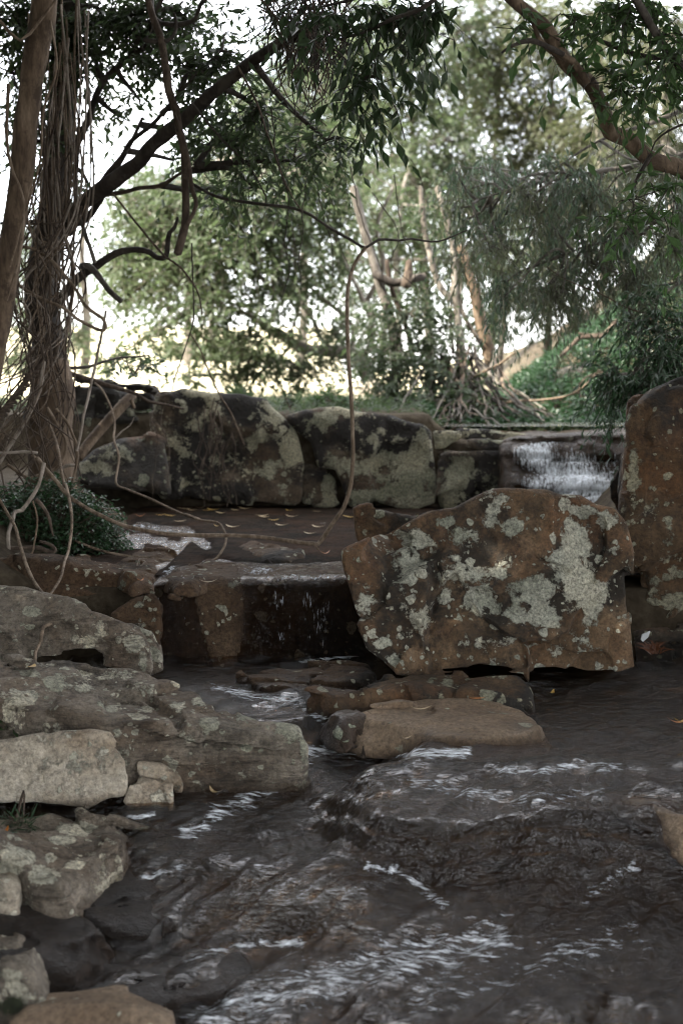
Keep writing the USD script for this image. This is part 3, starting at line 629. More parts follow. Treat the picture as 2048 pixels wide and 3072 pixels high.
# stones in the lower stream
slab('stone_slab', 'long reddish brown stone lying in the water at the foot of the middle fall', 'stone', [(709, 2022), (767, 2007), (834, 1991), (923, 1987), (1012, 1985), (1102, 1992), (1118, 2030), (1080, 2040), (950, 2050), (870, 2053), (789, 2048), (727, 2036)], (900, 2020, .04, 0, .02), .16, 'brown_stone', vox=.0115, bevel=.025, flare=-.4, seed=30, facet=(.2, .008), rough=((.3, .018), (.08, .010)), strata=((.1, .8, 1), .05, .009), wet=margin)
slab('stone_slab', 'dark brown rock shelf with white lichen dots under the huge rust boulder', 'stone', [(928, 2070), (985, 2056), (1080, 2046), (1146, 2030), (1235, 2022), (1347, 2018), (1470, 2028), (1590, 2052), (1625, 2080), (1540, 2088), (1400, 2072), (1250, 2068), (1100, 2070), (1010, 2084), (960, 2080)], (1250, 2056, .09, .0, .04),   .2, 'brown_boulder', vox=.012, bevel=.03, flare=-.15, seed=31, facet=(.22, .015), rough=((.3, .02), (.08, .009)),
     spots=[(1340, 2048, 20, 12, 1.1), (1290, 2045, 12, 10, 1), (1205, 2057, 10, 6, 1), (1075, 2065, 8, 5, 1), (1205, 2073, 9, 6, 1.1), (1085, 2082, 10, 6, .9)], wet=margin)
slab('stone_slab', 'flat tan stone with one curled leaf on it in front of the huge rust boulder', 'stone', [(1066, 2137), (1120, 2122), (1190, 2103), (1280, 2094), (1400, 2095), (1480, 2103), (1560, 2123), (1624, 2165), (1614, 2188), (1560, 2200), (1450, 2204), (1380, 2204), (1300, 2198), (1250, 2182), (1180, 2166), (1110, 2152)], (1340, 2150, .046, 0, .03), .15, 'tan_stone', vox=.0105, bevel=.02, flare=-.35, seed=32, facet=(.25, .005), rough=((.35, .010), (.08, .004)), wet=margin)
slab('stone_slab', 'yellowish brown stone breaking the water at the right edge', 'stone', [(1780, 2338), (1850, 2348), (1930, 2380), (2048, 2388), (2250, 2395), (2250, 2480), (2048, 2455), (1900, 2425), (1800, 2380)], (1900, 2390, -.072, 0, .02), .2, 'tan_stone', vox=.014, bevel=.03, flare=-.15, seed=33, facet=(.2, .015), rough=((.3, .03), (.08, .012)), wet=margin)
slab('stone_slab', 'small dark stone washed by the white water beside the tan stone', 'stone', [(1000, 2125), (1040, 2116), (1090, 2120), (1085, 2140), (1030, 2150), (1005, 2142)], (1040, 2130, .05, 0, 0), .14, 'wet_rock', vox=.012, bevel=.03, flare=-.4, seed=34, facet=(.1, .01), rough=((.15, .01), (.05, .006)))

# the layered bank on the left
ST = ((.34, -.18, 1.0), .10, .024)
front_rock('boulder', 'grey lichen spotted rock slab at the top of the left bank, below the long vine', 'boulder', [(-330, 1790), (0, 1764), (65, 1767), (137, 1792), (196, 1799), (248, 1826), (252, 1840), (366, 1885), (418, 1918), (436, 1957), (448, 2012), (395, 1998), (340, 1992), (261, 1962), (170, 1978), (65, 1990), (-330, 2010)],
    6.0, .75, 'bank_rock', vox=.0125, lean=1.0, bevel=.025, seed=40, wet=margin, facet=(.3, .014), rough=((.5, .016), (.09, .008)), strata=ST,
    spots=[(92, 1835, 26, 16, 1.2), (400, 1930, 30, 30, 1), (430, 1990, 14, 40, .8), (260, 1920, 30, 14, .6)], relief=[([(60, 1880), (180, 1870), (330, 1940), (300, 1985), (60, 1990)], .07, .02)], moss=[(250, 1960, 90, 20, .8)])
front_rock('boulder', 'mossy rock block with a rounded end behind the grey slab of the left bank', 'boulder', [(345, 1882), (400, 1880), (455, 1905), (478, 1950), (484, 2018), (440, 2030), (380, 2000)],
    6.25, .4, 'bank_rock', vox=.014, lean=.5, bevel=.06, seed=41, wet=margin, facet=(.2, .02), rough=((.3, .02), (.08, .01)), spots=[(455, 1960, 22, 22, .9)])
slab('boulder', 'broad brown slab sloping to a cream end in the middle of the left bank', 'boulder', [(-330, 1975), (0, 1972), (60, 1968), (137, 1964), (215, 1988), (313, 1995), (392, 1995), (496, 2020), (575, 2048), (620, 2086), (718, 2118), (784, 2145), (914, 2154), (926, 2180), (905, 2196), (800, 2190), (690, 2180), (560, 2172), (330, 2165), (160, 2120), (0, 2085), (-330, 2080)],
    (460, 2080, .155, -.10, .13), .30, 'bank_rock', vox=.011, bevel=.02, flare=-.06, wet=margin, seed=42, facet=(.26, .012), rough=((.45, .012), (.08, .006)), strata=((.30, -.35, 1.0), .10, .026),
    relief=[([(400, 2050), (440, 2050), (540, 2130), (560, 2180), (530, 2180), (500, 2130)], .035, .012), ([(230, 2000), (330, 2005), (430, 2060), (330, 2070), (240, 2030)], .03, .02)],
    spots=[(870, 2180, 60, 60, 1.0), (915, 2230, 16, 60, 1.2), (160, 2050, 30, 22, 1.1), (90, 2020, 30, 12, .9), (545, 2050, 30, 18, .8), (625, 2170, 34, 22, 1.1), (80, 2090, 40, 26, 1), (600, 2105, 26, 14, .8), (740, 2150, 60, 16, .7), (250, 2065, 24, 14, .7), (330, 2130, 22, 10, .7), (440, 2130, 24, 10, .8)], moss=[(800, 2235, 60, 30, .7), (30, 2100, 60, 30, .6)])
front_rock('boulder', 'stepped rock shelf with pale front edges under the broad left slab', 'boulder', [(-330, 2085), (0, 2095), (160, 2138), (330, 2176), (560, 2180), (690, 2200), (795, 2236), (815, 2258), (808, 2296), (760, 2306), (690, 2290), (640, 2290), (556, 2320), (552, 2345), (480, 2352), (380, 2345), (330, 2330), (-330, 2330)],
    5.12, .6, 'bank_rock', vox=.0115, lean=.75, yaw=.12, bevel=.015, seed=43, wet=margin, facet=(.22, .012), rough=((.4, .012), (.08, .006)), strata=((.25, -.2, 1.0), .085, .028),
    spots=[(740, 2255, 80, 24, 1.2), (600, 2210, 50, 20, .9), (480, 2270, 50, 40, 1.1), (540, 2290, 24, 50, 1.0), (430, 2240, 50, 20, .8), (560, 2240, 60, 14, .9), (370, 2200, 80, 14, .8)],
    relief=[([(570, 2235), (600, 2225), (700, 2262), (790, 2300), (700, 2330), (580, 2330), (560, 2260)], .12, .02), ([(200, 2140), (330, 2185), (380, 2260), (340, 2300), (300, 2240)], .05, .02)], moss=[(640, 2290, 80, 34, .8), (520, 2300, 40, 40, .5)])
front_rock('boulder', 'large cream grey boulder at the lower left edge beside the water', 'boulder', [(-300, 2215), (0, 2222), (100, 2205), (170, 2192), (260, 2190), (330, 2206), (366, 2255), (380, 2290), (378, 2385), (330, 2403), (300, 2410), (262, 2432), (235, 2432), (80, 2422), (-300, 2430)],
    4.9, .6, 'pale_rock', vox=.011, lean=.28, bevel=.05, taper=.5, seed=44, wet=margin, facet=(.30, .014), rough=((.4, .025), (.09, .007)), spots=[(250, 2300, 120, 80, .5)], moss=[(60, 2410, 160, 16, .75), (180, 2290, 40, 40, .62), (20, 2290, 30, 40, .6)], relief=[([(242, 2345), (262, 2335), (380, 2330), (382, 2385), (300, 2410), (250, 2440)], -.012, .004)])
front_rock('rock_block', 'cream cube of rock at the water edge right of the large cream boulder', 'rock', [(397, 2346), (440, 2350), (515, 2358), (513, 2432), (484, 2434), (472, 2422), (383, 2406)], 4.86, .25, 'pale_rock', vox=.008, lean=.1, bevel=.02, seed=45, facet=(.12, .012), rough=((.15, .01), (.05, .006)))
front_rock('rock_block', 'cream flat piece of rock lying on the cream cube', 'rock', [(412, 2296), (445, 2294), (480, 2302), (535, 2338), (548, 2365), (545, 2388), (520, 2392), (512, 2360), (450, 2338), (418, 2328)], 4.95, .22, 'pale_rock', vox=.008, lean=.6, bevel=.02, seed=46, wet=margin, facet=(.12, .012), rough=((.15, .01), (.05, .006)))
front_rock('rock_block', 'cream square end block of the left bank touching the white water', 'rock', [(822, 2236), (860, 2232), (914, 2236), (915, 2288), (870, 2290), (835, 2288), (812, 2300), (806, 2284), (822, 2276)], 5.22, .25, 'pale_rock', vox=.008, lean=.1, bevel=.015, seed=47, wet=margin, facet=(.12, .010), rough=((.15, .01), (.05, .006)))
slab('boulder', 'flat brown rock with cream blotches below the large cream boulder', 'boulder', [(-300, 2430), (60, 2436), (150, 2432), (230, 2440), (300, 2452), (420, 2470), (470, 2480), (380, 2520), (330, 2560), (260, 2600), (190, 2650), (120, 2640), (60, 2600), (-300, 2620)],
     (100, 2520, -.155, -.09, .05), .2, 'bank_rock', vox=.0115, bevel=.04, flare=-.25, seed=48, facet=(.22, .022), rough=((.3, .03), (.08, .01)), strata=((.2, -.5, 1), .05, .014), spots=[(230, 2490, 60, 20, 1.2), (60, 2570, 50, 28, 1.2), (150, 2575, 22, 16, 1.2), (130, 2625, 50, 30, 1.2), (30, 2610, 40, 26, 1.2), (190, 2520, 40, 14, 1.1), (225, 2595, 26, 12, 1.2)], wet=margin, moss=[(30, 2470, 90, 26, .8)])
front_rock('rock_block', 'pale rock block cut by the left edge above the dark wet hollow', 'rock', [(-200, 2640), (20, 2650), (42, 2670), (48, 2790), (20, 2800), (-200, 2800)], 4.15, .3, 'pale_rock', vox=.012, lean=.3, bevel=.03, seed=49, facet=(.15, .012), rough=((.2, .015), (.06, .007)))
front_rock('boulder', 'mossy rock with a curled yellow leaf at the bottom left corner', 'boulder', [(-250, 2875), (0, 2885), (60, 2912), (88, 2950), (95, 2985), (120, 3040), (120, 3200), (-250, 3200)], 3.72, .35, 'bank_rock', vox=.013, lean=.4, bevel=.05, seed=50, wet=margin, facet=(.2, .02), rough=((.25, .02), (.07, .01)), spots=[(40, 2925, 40, 18, 1.0), (40, 2960, 30, 14, .8)], moss=[(30, 3020, 80, 50, .9)])
front_rock('boulder', 'smooth tan rock in the nearest foreground at the bottom edge', 'boulder', [(60, 3040), (180, 3026), (300, 3018), (400, 3034), (520, 3085), (540, 3220), (0, 3220), (0, 3080)], 3.6, .35, 'tan_stone', vox=.013, lean=.8, bevel=.06, seed=51, facet=(.25, .01), rough=((.3, .02), (.07, .006)), spots=[(330, 3040, 70, 12, .9)])
slab('boulder', 'brown wet bedrock shelf under a skin of water at the lower left', 'boulder', [(180, 2600), (330, 2520), (420, 2478), (480, 2490), (550, 2560), (556, 2700), (530, 2760), (430, 2780), (300, 2760), (200, 2700)], (420, 2620, -.25, -.05, .16), .25, 'bed_rock', vox=.012, bevel=.03, flare=-.3, seed=52, facet=(.25, .012), rough=((.3, .02), (.08, .006)), strata=((.2, -.5, 1), .06, .012), wet=lambda V: np.ones(len(V)))
slab('boulder', 'dark wet bedrock step between the pale block and the bottom left corner', 'boulder', [(-200, 2720), (60, 2700), (170, 2690), (260, 2760), (300, 2850), (220, 2900), (100, 2880), (-200, 2900)], (120, 2800, -.29, -.06, .12), .25, 'bed_rock', vox=.012, bevel=.03, flare=-.3, seed=53, facet=(.25, .015), rough=((.3, .02), (.08, .006)), strata=((.2, -.5, 1), .06, .012), wet=lambda V: np.ones(len(V)))
slab('boulder', 'long dark wet bedrock step below the nearest glinting riffle', 'boulder', [(300, 2900), (520, 2860), (700, 2880), (760, 2930), (640, 2990), (450, 3010), (320, 2980)], (520, 2930, -.385, -.04, .12), .25, 'bed_rock', vox=.013, bevel=.03, flare=-.3, seed=54, facet=(.25, .012), rough=((.3, .02), (.08, .006)), strata=((.2, -.5, 1), .06, .012), wet=lambda V: np.ones(len(V)))

# the back ledge of great blocks
BL = dict(lean=.08, bevel=.06)
front_rock('boulder', 'long brown block of the back ledge, left of the hanging vine', 'boulder', c3([(700, 700), (720, 640), (840, 605), (905, 620), (1010, 640), (1220, 658), (1238, 690), (1300, 738), (1342, 790), (1362, 850), (1388, 960), (1382, 1120), (1350, 1145), (1200, 1130), (1100, 1128), (860, 1110), (740, 1100), (700, 900), (690, 780)]),
    10.6, 1.2, 'grey_ledge', vox=.021, seed=60, facet=(.5, .03), rough=((.8, .04), (.16, .014)), spots=[(880, 1350, 40, 60, .9), (820, 1400, 40, 30, .7), (800, 1310, 60, 26, .6), (830, 1260, 40, 60, .5), (600, 1180, 60, 10, .6)], moss=[(700, 1300, 90, 90, .6)], stain=[(740, 1220, 110, 60, 1), (560, 1420, 110, 90, .8), (640, 1480, 160, 40, .9)], **BL)
front_rock('boulder', 'sloping boulder with a pale lichen crest at the left end of the back ledge', 'boulder', c3([(345, 960), (430, 885), (560, 832), (690, 815), (745, 850), (770, 1000), (775, 1100), (540, 1080), (340, 1060)]),
    10.3, .8, 'dark_ledge', vox=.021, seed=61, facet=(.4, .03), rough=((.5, .04), (.14, .015)), spots=[(360, 1360, 90, 36, 1.05), (300, 1400, 50, 30, .9), (430, 1318, 50, 16, 1.0), (260, 1395, 40, 30, .8)], lean=.5, bevel=.06)
front_rock('boulder', 'dark shadowed block above the dead log in the back ledge', 'boulder', c3([(100, 560), (340, 575), (500, 572), (690, 588), (730, 640), (720, 720), (560, 770), (470, 850), (300, 900), (100, 1100)]), 10.95, .9, 'dark_ledge', vox=.024, seed=62, facet=(.4, .05), rough=((.6, .06), (.16, .02)), strata=((.1, 0, 1), .18, .04), spots=[(400, 1240, 50, 14, .9), (290, 1235, 40, 16, .7), (440, 1225, 30, 20, .8)], **BL)
front_rock('rock_block', 'small block with a cream face wedged between the two biggest blocks of the back ledge', 'rock', [(898, 1402), (935, 1398), (966, 1406), (1006, 1440), (1014, 1512), (985, 1524), (905, 1515)], 10.62, .6, 'grey_ledge', vox=.018, seed=63, facet=(.25, .02), rough=((.3, .02), (.1, .01)), spots=[(985, 1460, 24, 60, 1.2)], **BL)
front_rock('boulder', 'biggest block of the back ledge, blackened top, cream lower face, behind the vine', 'boulder', c7([(300, 295), (390, 268), (500, 240), (620, 243), (720, 273), (950, 288), (1120, 343), (1162, 380), (1178, 500), (1192, 700), (1172, 792), (1080, 838), (960, 843), (820, 803), (690, 823), (640, 700), (600, 600), (500, 590), (460, 450), (370, 380)]),
    10.55, 1.0, 'grey_ledge', vox=.019, seed=64, facet=(.5, .03), rough=((.6, .05), (.15, .016)), spots=[(1240, 1430, 70, 110, 1.2), (1120, 1500, 120, 40, 1.15), (1180, 1380, 90, 50, .8), (1265, 1340, 26, 60, 1), (1080, 1400, 36, 80, .8), (960, 1260, 70, 30, .95), (1000, 1400, 30, 60, .6), (1010, 1235, 60, 20, .8), (1170, 1470, 90, 60, .8), (1060, 1490, 40, 40, .9)], stain=[(1130, 1300, 150, 60, 1.2), (930, 1330, 50, 90, .9)], **BL)
front_rock('rock_block', 'pale wedge of stone beside the top right corner of the biggest back block', 'rock', [(1296, 1288), (1392, 1290), (1386, 1322), (1350, 1346), (1300, 1354)], 10.7, .6, 'grey_ledge', vox=.018, seed=65, facet=(.3, .02), rough=((.4, .02), (.1, .01)), spots=[(1335, 1315, 60, 34, 1.1)], **BL)
front_rock('boulder', 'upright grey green block of the back ledge left of the white fall', 'boulder', [(1310, 1358), (1345, 1348), (1400, 1350), (1440, 1352), (1545, 1350), (1522, 1400), (1512, 1480), (1500, 1560), (1310, 1560)], 10.45, .9, 'grey_ledge', vox=.019, stain=[(1450, 1480, 60, 60, .7)], seed=66, facet=(.4, .03), rough=((.5, .04), (.14, .015)), spots=[(1370, 1440, 50, 90, .95), (1340, 1500, 30, 60, .8), (1470, 1440, 40, 60, .45)], **BL)
for i, (pp, Yv, lab) in enumerate([([(1360, 1284), (1480, 1290), (1600, 1300), (1640, 1316), (1560, 1330), (1420, 1325), (1370, 1312)], 10.75, 'thin rock layer with a pale top under the fig roots'),
        ([(1404, 1322), (1500, 1318), (1600, 1322), (1640, 1330), (1560, 1352), (1440, 1352), (1400, 1340)], 10.5, 'second thin rock layer above the upright grey green block')]):
    front_rock('rock_layer', lab, 'rock', pp, Yv, .9, 'grey_ledge', vox=.018, seed=67 + i, facet=(.4, .02), rough=((.5, .025), (.12, .012)), spots=[(pp[1][0] + 40, pp[1][1] + 5, 140, 9, .9)], lean=.3, bevel=.03)
# the rock under the white fall, stepping back
WP, WV, WF = front_rock('rock_ledge', 'dark stepped rock that the white fall on the right slides over', 'rock ledge', [(1520, 1345), (1560, 1328), (1650, 1316), (1745, 1311), (1960, 1308), (1960, 1640), (1520, 1640)],
    10.25, 1.5, 'brown_stone', vox=.02, lean=.62, bevel=.06, taper=0, seed=70, facet=(.4, .03), rough=((.5, .05), (.12, .02)), strata=((0, .25, 1), .13, .035), wet=lambda V: np.ones(len(V)) * .8)

def film(name, V, F, region, mat, foam, off):
    """a skin of running water over part of a rock"""
    px, py = proj(V)
    ins = poly_sdf(region, np.stack([px, py], 1))
    e = np.cross(V[F[:, 1]] - V[F[:, 0]], V[F[:, 2]] - V[F[:, 0]])
    N = np.zeros_like(V)
    for k in range(3): np.add.at(N, F[:, k], e)
    N /= np.linalg.norm(N, axis=1, keepdims=True) + 1e-12
    keep = ((ins[F] < 0).all(1)) & (((EYE - V[F[:, 0]]) * e).sum(1) > 0)
    Fk = F[keep]; u, inv = np.unique(Fk, return_inverse=True)
    P = V[u]; q = np.stack([P[:, 0] / .016, P[:, 1] / .03, P[:, 2] / .06], 1)
    P2 = P + N[u] * (off + off * .7 * fbm(q, 2, 81)[:, None] * 2)
    return tag(put(name, (P2, inv.reshape(Fk.shape)), mat, None, True, {'foam': foam(P) * np.clip(-ins[u] / 12, 0, 1)}), kind='structure')
film('waterfall', WV, WF, [(1530, 1338), (1600, 1322), (1745, 1312), (1960, 1306), (1960, 1660), (1530, 1660)], 'fall_water',
     lambda P: np.maximum.reduce([marks(P, [(1610, 1365, 85, 70, 1.1), (1660, 1420, 80, 70, 1.05), (1730, 1450, 120, 100, 1.15), (1800, 1470, 75, 100, 1.1), (1620, 1450, 80, 36, .95), (1575, 1350, 60, 44, .95), (1720, 1385, 80, 40, .9), (1850, 1400, 50, 60, .5)]), .25 * np.ones(len(P))]), .010)
film('waterfall', LV, LF, [(430, 1770), (440, 1690), (540, 1690), (560, 1738), (590, 1765), (600, 1850), (650, 2010), (700, 2000), (725, 1900), (722, 1760), (700, 1690), (1130, 1685), (1130, 2045), (430, 2045)], 'fall_water',
     lambda P: marks(P, [(920, 1800, 26, 60, .55), (830, 1800, 40, 50, .45), (540, 1850, 30, 80, .35), (900, 1735, 160, 16, .55), (860, 1900, 60, 60, .4), (960, 1870, 50, 90, .5), (490, 1710, 60, 30, .9), (780, 1715, 70, 20, .7), (470, 1850, 40, 90, .4)]), .008)
# ------------------------------------------------------------------ leaves and twigs
def unit(v): return v / (np.linalg.norm(v, axis=-1, keepdims=True) + 1e-12)
def leaves(base, d, nrm, Ln, Wd, fold=0.18, curl=0.0):
    """N leaves, each five points and four triangles: pointed, folded along the midrib"""
    n = len(base); d = unit(d); s = unit(np.cross(d, nrm)); u = np.cross(s, d)
    Ln, Wd = np.broadcast_to(Ln, (n,))[:, None], np.broadcast_to(Wd, (n,))[:, None]
    c = base + d * Ln * .45 - u * Wd * fold
    l, r = base + d * Ln * .42 + s * Wd * .5, base + d * Ln * .42 - s * Wd * .5
    t = base + d * Ln - u * Ln * curl
    V = np.stack([base, l, c, r, t], 1).reshape(-1, 3)
    k = np.arange(n)[:, None] * 5
    F = np.concatenate([k + np.array([f]) for f in ((0, 1, 2), (0, 2, 3), (1, 4, 2), (2, 4, 3))], 0)
    return V, F
def sprays(start, d, ln, per, Ln, Wd, droop, rng, spread=.8, hang=0.0):
    """twigs with leaves set alternately along them; returns the leaves' frames and the twigs' points"""
    m = len(start); d = unit(d)
    s = (np.arange(per) + .6 + 0 * rng.random(per)) / per
    S = s[None, :] * ln[:, None]
    P = start[:, None] + d[:, None] * S[..., None] + np.array([0, 0, -1.0]) * (droop * S ** 2 / np.maximum(ln[:, None], .01))[..., None]
    T = unit(d[:, None] + np.array([0, 0, -1.0]) * (2 * droop * s)[None, :, None])
    side = unit(np.cross(T, np.array([0, 0, 1.0]) + .15 * rng.normal(0, 1, (m, 1, 3))))
    sg = np.where(np.arange(per) % 2 == 0, 1.0, -1.0)[None, :, None]
    D = unit(T * .7 + side * sg * spread + rng.normal(0, .3, (m, per, 3)) + np.array([0, 0, -hang]))
    N = unit(np.array([0, 0, 1.0]) + rng.normal(0, .45, (m, per, 3)))
    k = np.exp(rng.normal(0, .2, (m, per)))
    tw = np.stack([start, P[:, per // 2], P[:, -1]], 1)
    return P.reshape(-1, 3), D.reshape(-1, 3), N.reshape(-1, 3), (k * Ln).ravel(), (k * Wd).ravel(), tw
def twig_mesh(tw, r0):
    m, k = tw.shape[:2]; ang = np.arange(3) * 2 * np.pi / 3
    ring = np.stack([np.cos(ang), np.sin(ang), 0 * ang], 1)
    rr = np.linspace(r0, r0 * .35, k)
    ax = unit(tw[:, -1] - tw[:, 0]); a = unit(np.cross(ax, [.3, .5, .81])); b = np.cross(ax, a)
    V = tw[:, :, None] + rr[None, :, None, None] * (np.cos(ang)[None, None, :, None] * a[:, None, None] + np.sin(ang)[None, None, :, None] * b[:, None, None])
    q = []
    for i in range(k - 1):
        for j in range(3):
            A = i * 3 + j; B = i * 3 + (j + 1) % 3
            q += [(A, B, B + 3), (A, B + 3, A + 3)]
    F = (np.arange(m)[:, None, None] * 3 * k + np.array(q)[None]).reshape(-1, 3)
    return V.reshape(-1, 3), F
LEAFN = [0]
def put_leaves(parent, fr, mat, singles=0, name='crown', fold=.18, curl=.08, stuff=True):
    """the leaves as one part; the ones that show largest as parts of their own"""
    B, D, N, Ln, Wd = fr
    LEAFN[0] += len(B)
    rest = np.ones(len(B), bool)
    if singles:
        px, py = proj(B); dist = np.linalg.norm(B - EYE, axis=1)
        ok = (px > 10) & (px < 2038) & (py > 10) & (py < 3060)
        sc = np.where(ok, Ln / dist, 0)
        top = np.argsort(-sc)[:singles]; top = top[sc[top] > 0]
        for i in top:
            V, F = leaves(B[i:i + 1], D[i:i + 1], N[i:i + 1], Ln[i:i + 1], Wd[i:i + 1], fold, curl)
            put('leaf', (V, F), mat, parent, False)
        rest[top] = False
    V, F = leaves(B[rest], D[rest], N[rest], Ln[rest], Wd[rest], fold, curl)
    p = put(name, (V, F), mat, parent, False)
    if stuff: tag(p, kind='stuff')
    return p
def pxline(pts, Y):
    """photograph pixels and depths to points"""
    p = np.array([q[:2] for q in pts], float); y = np.interp(np.linspace(0, 1, len(pts)), np.linspace(0, 1, np.size(Y)), np.atleast_1d(Y))
    return at(p[:, 0], p[:, 1], y)
def stick(pts, Y, w0, w1, step=.05, jitter=.0, seed=0, sides=7, lumps=.22, swell=None):
    P = pxline(pts, Y) if len(pts[0]) == 2 else np.array(pts, float)
    P = smooth_line(P, step)
    if jitter:
        s = np.linspace(0, 1, len(P)); P = P + jitter * np.stack([fbm(np.stack([s * 9 + seed, s * 0 + k, s * 0], 1), 3, seed) for k in range(3)], 1) * np.minimum(1, 6 * np.minimum(s, 1 - s))[:, None]
    y = P[:, 1]; w = np.interp(np.linspace(0, 1, len(P)), np.linspace(0, 1, np.size(w0) + (np.size(w1) if w1 is not None else 0)), np.concatenate([np.atleast_1d(w0), np.atleast_1d(w1) if w1 is not None else []]))
    return tube(P, w * .5 * y / FPX, sides, lumps, seed), P
def clump_fill(rng, clumps, dens_noise=.0):
    """points and outward directions spread unevenly through ellipsoids (px, py, Y, rx, ry, n[, depth radius])"""
    S, Dv, cs = [], [], []
    for c in clumps:
        o = at(c[0], c[1], c[2]); rx, ry = c[3] * c[2] / FPX, c[4] * c[2] / FPX; rd = c[6] if len(c) > 6 else .5 * (rx + ry)
        v = unit(rng.normal(0, 1, (c[5] * 2, 3))); rad = rng.random(c[5] * 2) ** (1 / 2.4)
        q = v * rad[:, None] * [rx, rd, ry]
        P = o + q
        k = fbm(P / (.38 * max(rx, ry, .25)), 3, int(o[0] * 7 + 100)) + .25 * rng.random(len(P))
        keep = np.argsort(-k)[:c[5]]
        S.append(P[keep]); Dv.append(unit(v[keep] + .5 * rng.normal(0, 1, (len(keep), 3)) + [0, -.1, -.15])); cs.append(o)
    return np.vstack(S), np.vstack(Dv), np.array(cs)
def limbs(rng, nodes, S, every, r0, droop=.2, wob=.12):
    """branches from the nearest limb node out to every n-th twig"""
    parts = []
    if not len(nodes): return parts
    tr = cKDTree(nodes)
    for p in S[::every]:
        _, j = tr.query(p); a = nodes[j]; L_ = np.linalg.norm(p - a)
        if L_ < .05: continue
        mid = (a + p) / 2 + rng.normal(0, wob * L_, 3) + [0, 0, droop * L_ * .4]
        P = smooth_line(np.array([a, mid, p]), n=4)
        parts.append(tube(P, np.linspace(r0, r0 * .25, len(P)) * min(1.6, .5 + L_), 4, cap=False))
    return parts
def foliage(parent, clumps, nodes, mat, per, tl, Ln, Wd, rng, droop=.25, hang=.1, every=6, r0=.012, bark='grey_bark', singles=0, twr=.0022, spread=.8, curl=.08, twigs=True):
    S, Dv, cs = clump_fill(rng, clumps)
    hubs = nodes
    parts = []
    if nodes is not None and len(nodes):
        tr = cKDTree(nodes); ex = [nodes]
        for c in cs:
            _, j = tr.query(c); a = nodes[j]; L_ = np.linalg.norm(c - a)
            if L_ > .15:
                P = smooth_line(np.array([a, a * .5 + c * .5 + rng.normal(0, .1 * L_, 3) + [0, 0, .06 * L_], c]), n=6)
                parts.append(tube(P, np.linspace(r0 * 2.4, r0 * 1.0, len(P)), 5, .1)); ex.append(P)
        hubs = np.vstack(ex)
        parts += limbs(rng, hubs, S, every, r0)
    ln = tl * np.exp(rng.normal(0, .25, len(S)))
    B, D, N, Lv, Wv, tw = sprays(S - unit(Dv) * ln[:, None] * .4, Dv, ln, per, Ln, Wd, droop, rng, spread, hang)
    if twigs: parts.append(twig_mesh(tw, twr))
    if parts: tag(put('branches', join(parts), bark, parent, True), kind='stuff')
    put_leaves(parent, (B, D, N, Lv, Wv), mat, singles, curl=curl)
# ------------------------------------------------------------------ trees and plants
R = np.random.default_rng
c1 = C(0, 0, 1.531); cb1 = C(0, 500, 2.613); cb2 = C(0, 1000, 2.613); cb3 = C(0, 1400, 2.613); cb4 = C(500, 1400, 2.613); cb5 = C(0, 1900, 2.613); cf = C(1000, 700, 2.24); cr = C(1024, 0, 1.531)

# the left tree: leaning dark limb, trunk wound with vines
t = thing('tree', 'dark vine wound tree on the left bank with a long limb leaning over the creek', 'tree')
(m, Ptr) = stick([(205, -250), (200, 0), (190, 200), (180, 400), (165, 600), (135, 780), (125, 900), (140, 1000), (150, 1120), (155, 1250), (152, 1380), (150, 1520)], 9.1, [80, 90, 84, 82, 82, 90, 96, 100, 118, 124], 150, step=.06, sides=14, lumps=.16, seed=3, jitter=.05)
k = Ptr[:, 2] < 1.15
put('trunk', m, 'dark_bark', t)
(m2, _) = stick([(152, 1080), (156, 1180), (150, 1280), (158, 1400), (150, 1530)], 9.02, [100, 132, 136, 138], 170, step=.05, sides=16, lumps=.28, seed=8)
put('trunk_base', m2, 'tan_bark', t)
limb_nodes = [Ptr[Ptr[:, 2] > 1.3]]
def limb(tree, name, pts, Y, w0, w1, mat, nodes=None, **kw):
    mm, P = stick(pts, Y, w0, w1, **kw); put(name, mm, mat, tree)
    if nodes is not None: nodes.append(P)
    return P
limb(t, 'limb', c1([(300, 1060), (380, 935), (470, 862), (560, 803), (640, 742), (700, 664), (780, 592), (860, 530), (960, 440), (1050, 368), (1130, 308), (1220, 240), (1330, 180), (1500, 130)]), [9.0, 8.2, 7.2], [48, 46, 42, 40, 36], 22, 'dark_bark', limb_nodes, sides=10, seed=4, jitter=.04)
limb(t, 'limb', c1([(330, 1030), (400, 1000), (445, 940), (480, 880), (540, 760), (600, 660), (640, 570), (655, 540)]), [9.0, 8.6], [24, 20, 16], 7, 'dark_bark', limb_nodes, seed=5)
limb(t, 'limb', c1([(430, 890), (500, 790), (560, 720), (600, 650), (700, 570), (760, 500), (830, 420), (920, 320), (1020, 230)]), [8.9, 8.0], [18, 15, 11], 5, 'dark_bark', limb_nodes, seed=6)
limb(t, 'limb', c1([(300, 760), (400, 560), (440, 440), (500, 340), (600, 260), (680, 190), (700, 100), (740, 0), (790, -120)]), [9.1, 8.4], [26, 22, 18, 16], 12, 'dark_bark', limb_nodes, seed=7)
limb(t, 'limb', c1([(480, 892), (560, 882), (640, 862), (740, 850), (820, 800), (900, 760)]), [8.8, 8.2], [15, 13, 12], 5, 'brown_vine', limb_nodes, seed=8)
limb(t, 'limb', c1([(690, -40), (700, 60), (740, 105), (840, 108), (900, 80), (920, 20), (1000, -60)]), [8.2, 7.8], [20, 16, 14], 12, 'dark_bark', limb_nodes, seed=9)
limb(t, 'limb', c1([(660, 180), (740, 190), (790, 170), (810, 120), (800, 60)]), 8.0, [15, 12], 9, 'dark_bark', limb_nodes, seed=10)
